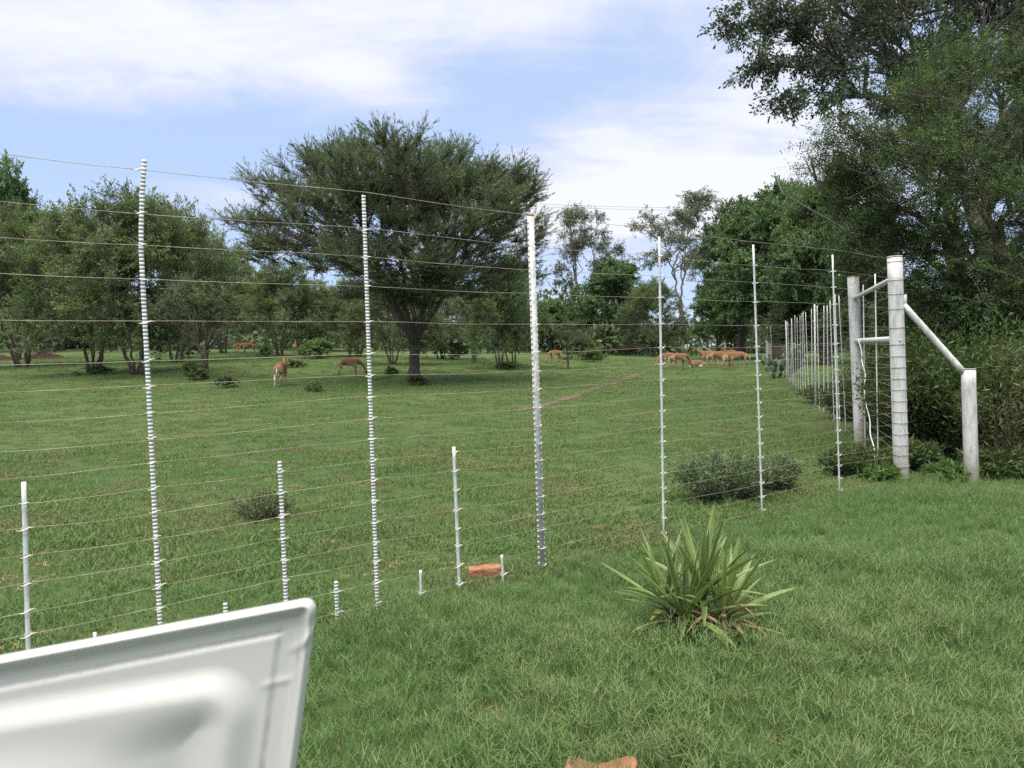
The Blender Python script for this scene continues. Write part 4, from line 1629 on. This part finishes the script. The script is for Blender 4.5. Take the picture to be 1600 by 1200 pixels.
# ------------------------------------------------------------------ impalas
def impala_mat():
    m, t, out = new_mat('impala_coat')
    a = t.node('ShaderNodeAttribute', attribute_name='rnd')
    tcn = t.node('ShaderNodeTexCoord')
    n = t.noise(tcn.outputs['Object'], 9, 4)
    h = t.m('ADD', a.outputs['Fac'], t.m('MULTIPLY', t.m('SUBTRACT', n, .5), .12))
    nd = t.node('ShaderNodeValToRGB')
    cr = nd.color_ramp
    cr.elements[0].position = 0.0
    cr.elements[0].color = (.045, .03, .022, 1)
    cr.elements[1].position = 1.0
    cr.elements[1].color = (.18, .078, .040, 1)
    for pos, c in ((.05, (.045, .03, .022, 1)), (.07, (.24, .16, .10, 1)), (.40, (.30, .20, .125, 1)), (.46, (.60, .52, .42, 1)), (.52, (.60, .50, .38, 1)), (.56, (.29, .18, .108, 1)), (.72, (.225, .122, .068, 1))):
        e = cr.elements.new(pos)
        e.color = c
    t.l.new(h, nd.inputs[0])
    p = t.node('ShaderNodeBsdfPrincipled')
    t.l.new(nd.outputs[0], p.inputs['Base Color'])
    p.inputs['Roughness'].default_value = .8
    p.inputs['Specular IOR Level'].default_value = .15
    t.l.new(p.outputs[0], out.inputs[0])
    return m


IMPM = impala_mat()
HORN = plain_mat('horn', (.03, .025, .02), (.07, .055, .045), 20, .5)


def impala_mesh(pose):
    V, E, RD, TONE = [], [], [], []

    def add(p, r, parent=None, tone=None):
        V.append(p)
        RD.append(r if isinstance(r, tuple) else (r, r))
        TONE.append(tone)
        if parent is not None:
            E.append((parent, len(V) - 1))
        return len(V) - 1
    lie = pose == 'lying'
    dz_ = -.47 if lie else 0.0
    mid = add((0, 0, .73 + dz_), (.155, .19), None)
    rump = add((-.28, 0, .76 + dz_), (.15, .18), mid)
    pel = add((-.47, 0, .74 + dz_), (.125, .15), rump)
    chest = add((.26, 0, .73 + dz_), (.15, .20), mid)
    nb = add((.44, 0, .80 + dz_), (.10, .13), chest)
    if pose == 'graze':
        n1 = add((.62, .02, .66), (.065, .075), nb)
        n2 = add((.76, .04, .42), (.055, .06), n1)
        hd = add((.82, .05, .26), (.065, .07), n2)
        mz = add((.92, .06, .12), (.04, .042), hd)
        mt = add((.97, .06, .06), (.026, .03), mz)
        ears = [(.74, .15, .30), (.74, -.06, .30)]
    elif pose in ('stand', 'lying'):
        n1 = add((.56, 0, .98 + dz_), (.065, .08), nb)
        n2 = add((.64, .02, 1.13 + dz_), (.055, .06), n1)
        hd = add((.70, .03, 1.24 + dz_), (.062, .065), n2)
        mz = add((.83, .05, 1.19 + dz_), (.042, .045), hd)
        mt = add((.90, .06, 1.165 + dz_), (.028, .03), mz)
        ears = [(.62, .14, 1.33 + dz_), (.62, -.09, 1.33 + dz_)]
    else:                                                   # walking, head turned a little down
        n1 = add((.60, .02, .90), (.065, .08), nb)
        n2 = add((.72, .05, .98), (.055, .06), n1)
        hd = add((.81, .07, 1.02), (.062, .065), n2)
        mz = add((.92, .10, .93), (.042, .045), hd)
        mt = add((.97, .11, .88), (.028, .03), mz)
        ears = [(.76, .18, 1.10), (.76, -.04, 1.10)]
    for q in ears:
        e1 = add(tuple(np.array(V[hd]) * .45 + np.array(q) * .55), (.022, .03), hd)
        add(q, (.010, .012), e1)
    t1 = add((-.60, 0, .72 + dz_), .030, pel)
    t2 = add((-.645, 0, .58 + dz_ * .9), .026, t1)
    add((-.635, 0, .44 + dz_ * .8), .014, t2)
    for sg in (-1, 1):
        if lie:
            a = add((.30, sg * .13, .14), .07, chest)
            b_ = add((.44, sg * .16, .06), .035, a)
            add((.26, sg * .17, .03), .025, b_)
            a = add((-.40, sg * .15, .17), .10, pel)
            b_ = add((-.14, sg * .20, .08), .05, a)
            add((-.42, sg * .22, .035), .026, b_)
            continue
        f = .07 * sg if pose == 'walk' else .025 * sg
        a = add((.30, sg * .095, .56), (.065, .085), chest)
        k = add((.31 + f * .5, sg * .095, .34), .034, a)
        c = add((.30 + f, sg * .095, .17), .023, k)
        d = add((.30 + f * 1.2, sg * .095, .06), .024, c)
        add((.325 + f * 1.2, sg * .095, .018), .025, d)
        f = -f
        a = add((-.44, sg * .105, .60), (.085, .12), pel)
        k = add((-.36 + f * .4, sg * .11, .47), (.06, .075), a)
        h = add((-.52 + f * .8, sg * .10, .32), .032, k)
        c = add((-.49 + f * 1.1, sg * .10, .17), .022, h)
        d = add((-.47 + f * 1.2, sg * .10, .06), .024, c)
        add((-.445 + f * 1.2, sg * .10, .018), .025, d)
    me = bpy.data.meshes.new('impala_skeleton')
    me.from_pydata(V, E, [])
    ob = bpy.data.objects.new('impala_skeleton', me)
    C.objects.link(ob)
    md = ob.modifiers.new('skin', 'SKIN')
    md.use_smooth_shade = True
    for i, sv in enumerate(me.skin_vertices[0].data):
        sv.radius = RD[i]
        sv.use_root = i == 0
    sb_ = ob.modifiers.new('sub', 'SUBSURF')
    sb_.levels = 2
    sb_.render_levels = 2
    dg = bpy.context.evaluated_depsgraph_get()
    res = bpy.data.meshes.new_from_object(ob.evaluated_get(dg))
    bpy.data.objects.remove(ob)
    co = np.zeros(len(res.vertices) * 3, np.float32)
    res.vertices.foreach_get('co', co)
    co = co.reshape(-1, 3)
    # coat tone: hooves 0 .. legs .1-.4 .. belly .5 .. flank .65 .. back 1
    z, x = co[:, 2] - dz_, co[:, 0]
    tone = np.interp(z, [0, .03, .06, .42, .53, .56, .60, .70, .92], [0, .04, .10, .38, .45, .50, .55, .66, 1.0])
    leg = (np.abs(co[:, 1]) > .055) & (z < .58)
    tone = np.where(leg & (z > .25), .36 + (z - .25) * .35 * 0 + .02, tone)
    tone = np.where((x > .48), .70, tone)
    tone = np.where((x < -.56) & (z < .70), .50, tone)
    if pose == 'lying':
        tone = np.where(co[:, 2] < .15, .48, np.where(x > .48, .7, tone))
    a_ = res.attributes.new('rnd', 'FLOAT', 'POINT')
    a_.data.foreach_set('value', tone.astype(np.float32))
    res.materials.clear()
    res.materials.append(IMPM)
    res.polygons.foreach_set('use_smooth', np.ones(len(res.polygons), bool))
    return res, np.array(V[hd])


IMP = {p: impala_mesh(p) for p in ('graze', 'stand', 'walk', 'lying')}


def build_impalas():
    G = 'impalas on the field'
    for (pose, px, py, hd, sc, lab, horns) in (
            ('walk', 440, 604, 92, 1.0, 'impala seen from behind walking away, nearest of the herd', False),
            ('graze', 546, 589, 12, .92, 'impala grazing with its head to the right beside the serrated dropper', False),
            ('graze', 388, 553, 200, 1.0, 'front one of the pair of distant impalas behind the left trees, head to the left', False),
            ('stand', 377, 552, 20, 1.0, 'rear one of the pair of distant impalas behind the left trees', False),
            ('stand', 461, 553, 100, .95, 'impala half hidden behind the dark V-shaped trunk', False),
            ('stand', 553, 549, 60, .9, 'distant impala behind the thin sapling left of the serrated dropper', False),
            ('graze', 868, 567, 215, .95, 'lone impala between the middle fence post and the sapling', False),
            ('graze', 1045, 576, 195, 1.0, 'leftmost impala of the herd, close to the thin dropper', False),
            ('graze', 1061, 578, 20, 1.0, 'second impala from the left in the herd, overlapping the leftmost', False),
            ('lying', 1088, 574, 170, .95, 'impala lying down in the middle of the herd', False),
            ('walk', 1107, 571, 165, 1.0, 'horned impala with a dark head behind the lying one', True),
            ('graze', 1122, 575, 10, 1.05, 'large impala in the right half of the herd, side on', False),
            ('graze', 1136, 578, 60, .95, 'impala grazing towards the camera in the right half of the herd', False),
            ('stand', 1143, 570, 190, 1.0, 'impala at the back of the herd with its dark head to the left', True),
            ('graze', 1153, 575, 165, 1.0, 'rightmost impala of the herd', False)):
        me, hp = IMP[pose]
        b = ground(px, py)
        e = empty('impala', b, lab, 'impala', G, R(hd), (sc, sc, sc))
        link('body', me, e)
        if horns:
            for sg in (-1, 1):
                mb = MB()
                u = np.linspace(0, 1, 9)
                mb.tube(hp + np.stack([-.06 - .16 * u, sg * (.035 + .16 * np.sin(u * 2.2)), .04 + .40 * u], -1), np.linspace(.018, .005, 9), 6)
                link('horn', mb.mesh('horn', HORN, True), e)


build_impalas()


# ------------------------------------------------------------------ prickly pears
def cactus(px, py, w_px, h_px, seed, label, c0, c1, npad=46):
    import bmesh
    g = np.random.default_rng(seed)
    b = ground(px, py)
    s = depth_of(b) / FPX
    W, H = w_px * s, h_px * s
    e = empty('prickly_pear', b, label, 'cactus')
    mat = plain_mat('cactus_skin', c0, c1, 4, .6, 0, .1)
    bm = bmesh.new()
    bmesh.ops.create_uvsphere(bm, u_segments=10, v_segments=7, radius=.5)
    for v in bm.verts:
        v.co.z = v.co.z + .5
        v.co.x *= .62 * (1.0 - .25 * (1 - v.co.z))
        v.co.y *= .13
    me = bpy.data.meshes.new('pad')
    bm.to_mesh(me)
    bm.free()
    me.materials.append(mat)
    for p in me.polygons:
        p.use_smooth = True
    tips = []
    for i in range(npad):
        if i < 9:
            p = np.array([g.uniform(-.3, .3) * W, g.uniform(-.3, .3) * W, -.05])
            lean = np.array([p[0] * 1.5, p[1] * 1.5, H * .4])
        else:
            p, pl = tips[g.integers(0, len(tips))]
            lean = pl * .6 + np.array([g.normal(0, .35), g.normal(0, .35), g.uniform(.1, .6)]) * H * .4
        ln = H * g.uniform(.17, .27)
        d = nrm(lean)
        if p[2] + d[2] * ln > H:
            continue
        o = link('pad', me, e, p)
        o.scale = (ln, ln, ln)
        q = Vector(d).to_track_quat('Z', 'X')
        o.rotation_mode = 'QUATERNION'
        from mathutils import Quaternion
        o.rotation_quaternion = q @ Quaternion((0, 0, 1), g.uniform(0, 6.28))
        tips.append((p + d * ln * .93, d))


cactus(1211, 591, 60, 56, 4, 'dark prickly pear at the foot of the receding fence', (.045, .075, .04), (.10, .145, .08), 170)
cactus(74, 545, 26, 16, 6, 'small pale yellow-green prickly pear behind the red earth mound', (.16, .2, .07), (.24, .28, .1), 26)


# ------------------------------------------------------------------ overhead cables far away
def cables():
    for i, (dy_, lab) in enumerate(((0, 'upper'), (4, 'lower'))):
        p0, p1 = at(700, 312 + dy_, 95), at(1420, 322 + dy_, 95)
        t = np.linspace(0, 1, 30)[:, None]
        P = p0 * (1 - t) + p1 * t
        P[:, 2] -= .6 * 4 * (t * (1 - t))[:, 0]
        mb = MB()
        mb.tube(P - p0, .022, 4)
        o = link('overhead_cable', mb.mesh('overhead_cable', plain_mat('cable_grey', (.25, .25, .27), (.35, .35, .37), 1, .6)), None, p0)
        tag(o, lab + ' of two thin overhead cables crossing the sky beyond the gum trees', 'cable')


cables()


# ------------------------------------------------------------------ open vehicle door at the lower left
def door():
    m, t, out = new_mat('white_vehicle_paint')
    tcn = t.node('ShaderNodeTexCoord')
    n = t.noise(tcn.outputs['Object'], 7, 6, .65)
    n2 = t.noise(tcn.outputs['Object'], 60, 3)
    a = t.node('ShaderNodeAttribute', attribute_name='dark_marks')
    col = t.mix(t.m('MULTIPLY', t.ss(n, .5, .8), .25), (.46, .455, .435), (.38, .37, .345))
    col = t.mix(t.m('MULTIPLY', a.outputs['Fac'], t.ss(n2, .3, .8)), col, (.17, .16, .14))
    n3 = t.noise(tcn.outputs['Object'], 26, 7, .75)
    col = t.mix(t.m('MULTIPLY', t.ss(n3, .58, .80), .14), col, (.30, .27, .22))
    sc_ = t.noise(tcn.outputs['Object'], 120, 2, .5)
    col = t.mix(t.m('MULTIPLY', t.ss(sc_, .76, .82), .4), col, (.15, .14, .12))
    p = t.node('ShaderNodeBsdfPrincipled')
    t.l.new(col, p.inputs['Base Color'])
    p.inputs['Roughness'].default_value = .45
    p.inputs['Coat Weight'].default_value = .25
    p.inputs['Coat Roughness'].default_value = .12
    t.l.new(p.outputs[0], out.inputs[0])
    Cn = at(496, 933, .92)
    Lf = at(0, 1026, .88)
    Bt = at(461, 1200, .905)
    k = .86 / FPX                              # metres per picture unit on the panel
    Ua = nrm(Lf - Cn)
    Va = nrm(Bt - Cn)
    Nn = nrm(np.cross(Va, Ua))
    if np.dot(Nn, CAM - Cn) < 0:
        Nn = -Nn
    S, T = 1150, 760                           # extent to the left and downwards
    s = np.concatenate([np.linspace(0, 24, 13), np.linspace(28, 620, 140), np.linspace(640, S, 18)])
    tt = np.concatenate([np.linspace(0, 24, 13), np.linspace(28, 420, 105), np.linspace(430, T, 14)])
    X, Y = np.meshgrid(s, tt, indexing='ij')

    def sm(x, a, b):
        q = np.clip((x - a) / (b - a), 0, 1)
        return q * q * (3 - 2 * q)
    d = np.minimum(X, Y)
    rc = 26.0
    cx, cy = rc - X, rc - Y
    inc = (X < rc) & (Y < rc)
    d = np.where(inc, rc - np.sqrt(cx ** 2 + cy ** 2), d)
    # rolled hem
    h = 9 * np.exp(-((d - 9) / 7.5) ** 2) - 10 * np.clip(1 - d / 9, 0, 1) ** 2
    h += -7 * sm(d, 16, 30)
    # top flange leans, then a crease where the inner sheet begins
    h += -4 * sm(Y, 20, 48) - 3.0 * np.exp(-((Y - 50 - .008 * X) / 2.6) ** 2) * sm(X, 48, 60) + 5 * sm(Y, 51, 56) * sm(X, 50, 62)
    h += -3.0 * np.exp(-((X - 56) / 2.6) ** 2) * sm(Y, 40, 52)
    # little diagonal fold in the corner and a cross seam
    fd = (X - 22) * .55 + (Y - 62) * -.55 + 24
    seg = sm(Y, 26, 40) * (1 - sm(Y, 72, 92)) * (1 - sm(X, 52, 62))
    h += 5 * np.exp(-((fd - 14) / 6) ** 2) * seg
    h += 2.2 * np.exp(-((Y - 132) / 6) ** 2) * (1 - sm(X, 60, 84)) * sm(X, 20, 34)
    # big stamped bead with a rounded corner; behind it the sheet dips and then swells out to the lower left
    rr = 90.0
    ex, ey = X - 84, Y - (100 - .03 * X)
    dd = np.where((ex < rr) & (ey < rr), rr - np.sqrt(np.maximum(rr - ex, 0) ** 2 + np.maximum(rr - ey, 0) ** 2), np.minimum(ex, ey))
    right = 1 - sm(X, 150, 330)
    h += 19 * sm(dd, -14, 36) - (22 * right + 2) * sm(dd, 36, 120)
    bx, by = X - 560, Y - 420
    rb = np.sqrt((bx / 1.35) ** 2 + by ** 2)
    h += 40 * (1 - sm(rb, 90, 320)) * sm(dd, 10, 110)
    P = Cn + (Ua * X[..., None] + Va * Y[..., None] + Nn * h[..., None]) * k
    # pull the corner points in so that the outline is round
    out_ = inc & (d < 0)
    ang = np.arctan2(cy, cx)
    Xr, Yr = rc - rc * np.cos(ang), rc - rc * np.sin(ang)
    P = np.where(out_[..., None], Cn + (Ua * Xr[..., None] + Va * Yr[..., None] - Nn * 10) * k, P)
    n1, n2_ = X.shape
    i, j = np.meshgrid(np.arange(n1 - 1), np.arange(n2_ - 1), indexing='ij')
    f = np.stack([i * n2_ + j, (i + 1) * n2_ + j, (i + 1) * n2_ + j + 1, i * n2_ + j + 1], -1).reshape(-1, 4)
    dark_marks = .75 * np.exp(-((Y - 50 - .008 * X) / 3.0) ** 2) * sm(X, 50, 60) * .6 + .55 * np.exp(-((X - 56) / 3) ** 2) * sm(Y, 50, 60) + \
        .45 * np.exp(-((X - 20) / 6) ** 2 - ((Y - 100) / 45) ** 2) + .7 * np.exp(-((X - 22) / 9) ** 2 - ((Y - 15) / 5) ** 2)  # darker along both creases and in two spots near the right edge
    dark_marks = np.where(d < 0, 0, dark_marks)
    e = empty('vehicle_door', P[-1, -1], 'open white vehicle door with a stamped recess on its inner side, lower left', 'vehicle door')
    b0 = P[-1, -1]
    inner = link('inner_panel', mesh_np('inner_panel', (P - b0).reshape(-1, 3), [f], [m], smooth=True, attrs={'dark_marks': dark_marks.reshape(-1)}), e)
    # outer skin, a few centimetres behind
    q = [(4, 4), (S, 4), (S, T), (4, T)]
    mb = MB()
    off = [-14, -50]
    ring = []
    cpts = [(4 + 22 - 22 * math.cos(a), 4 + 22 - 22 * math.sin(a)) for a in np.linspace(0, math.pi / 2, 7)]
    outl = cpts + [(S, 4), (S, T), (4, T)]
    for o_ in off:
        ring += [(Ua * (x + (2 if o_ < -20 else 0)) + Va * (y + (2 if o_ < -20 else 0)) + Nn * o_) * k + Cn - b0 for x, y in outl]
    nn = len(outl)
    fs = np.array([[i_, (i_ + 1) % nn, nn + (i_ + 1) % nn, nn + i_] for i_ in range(nn)])
    mb.add(np.array(ring), [fs, (np.arange(nn) + nn)[None]])
    link('outer_skin', mb.mesh('outer_skin', m, False, 'dark_marks'), e)


door()
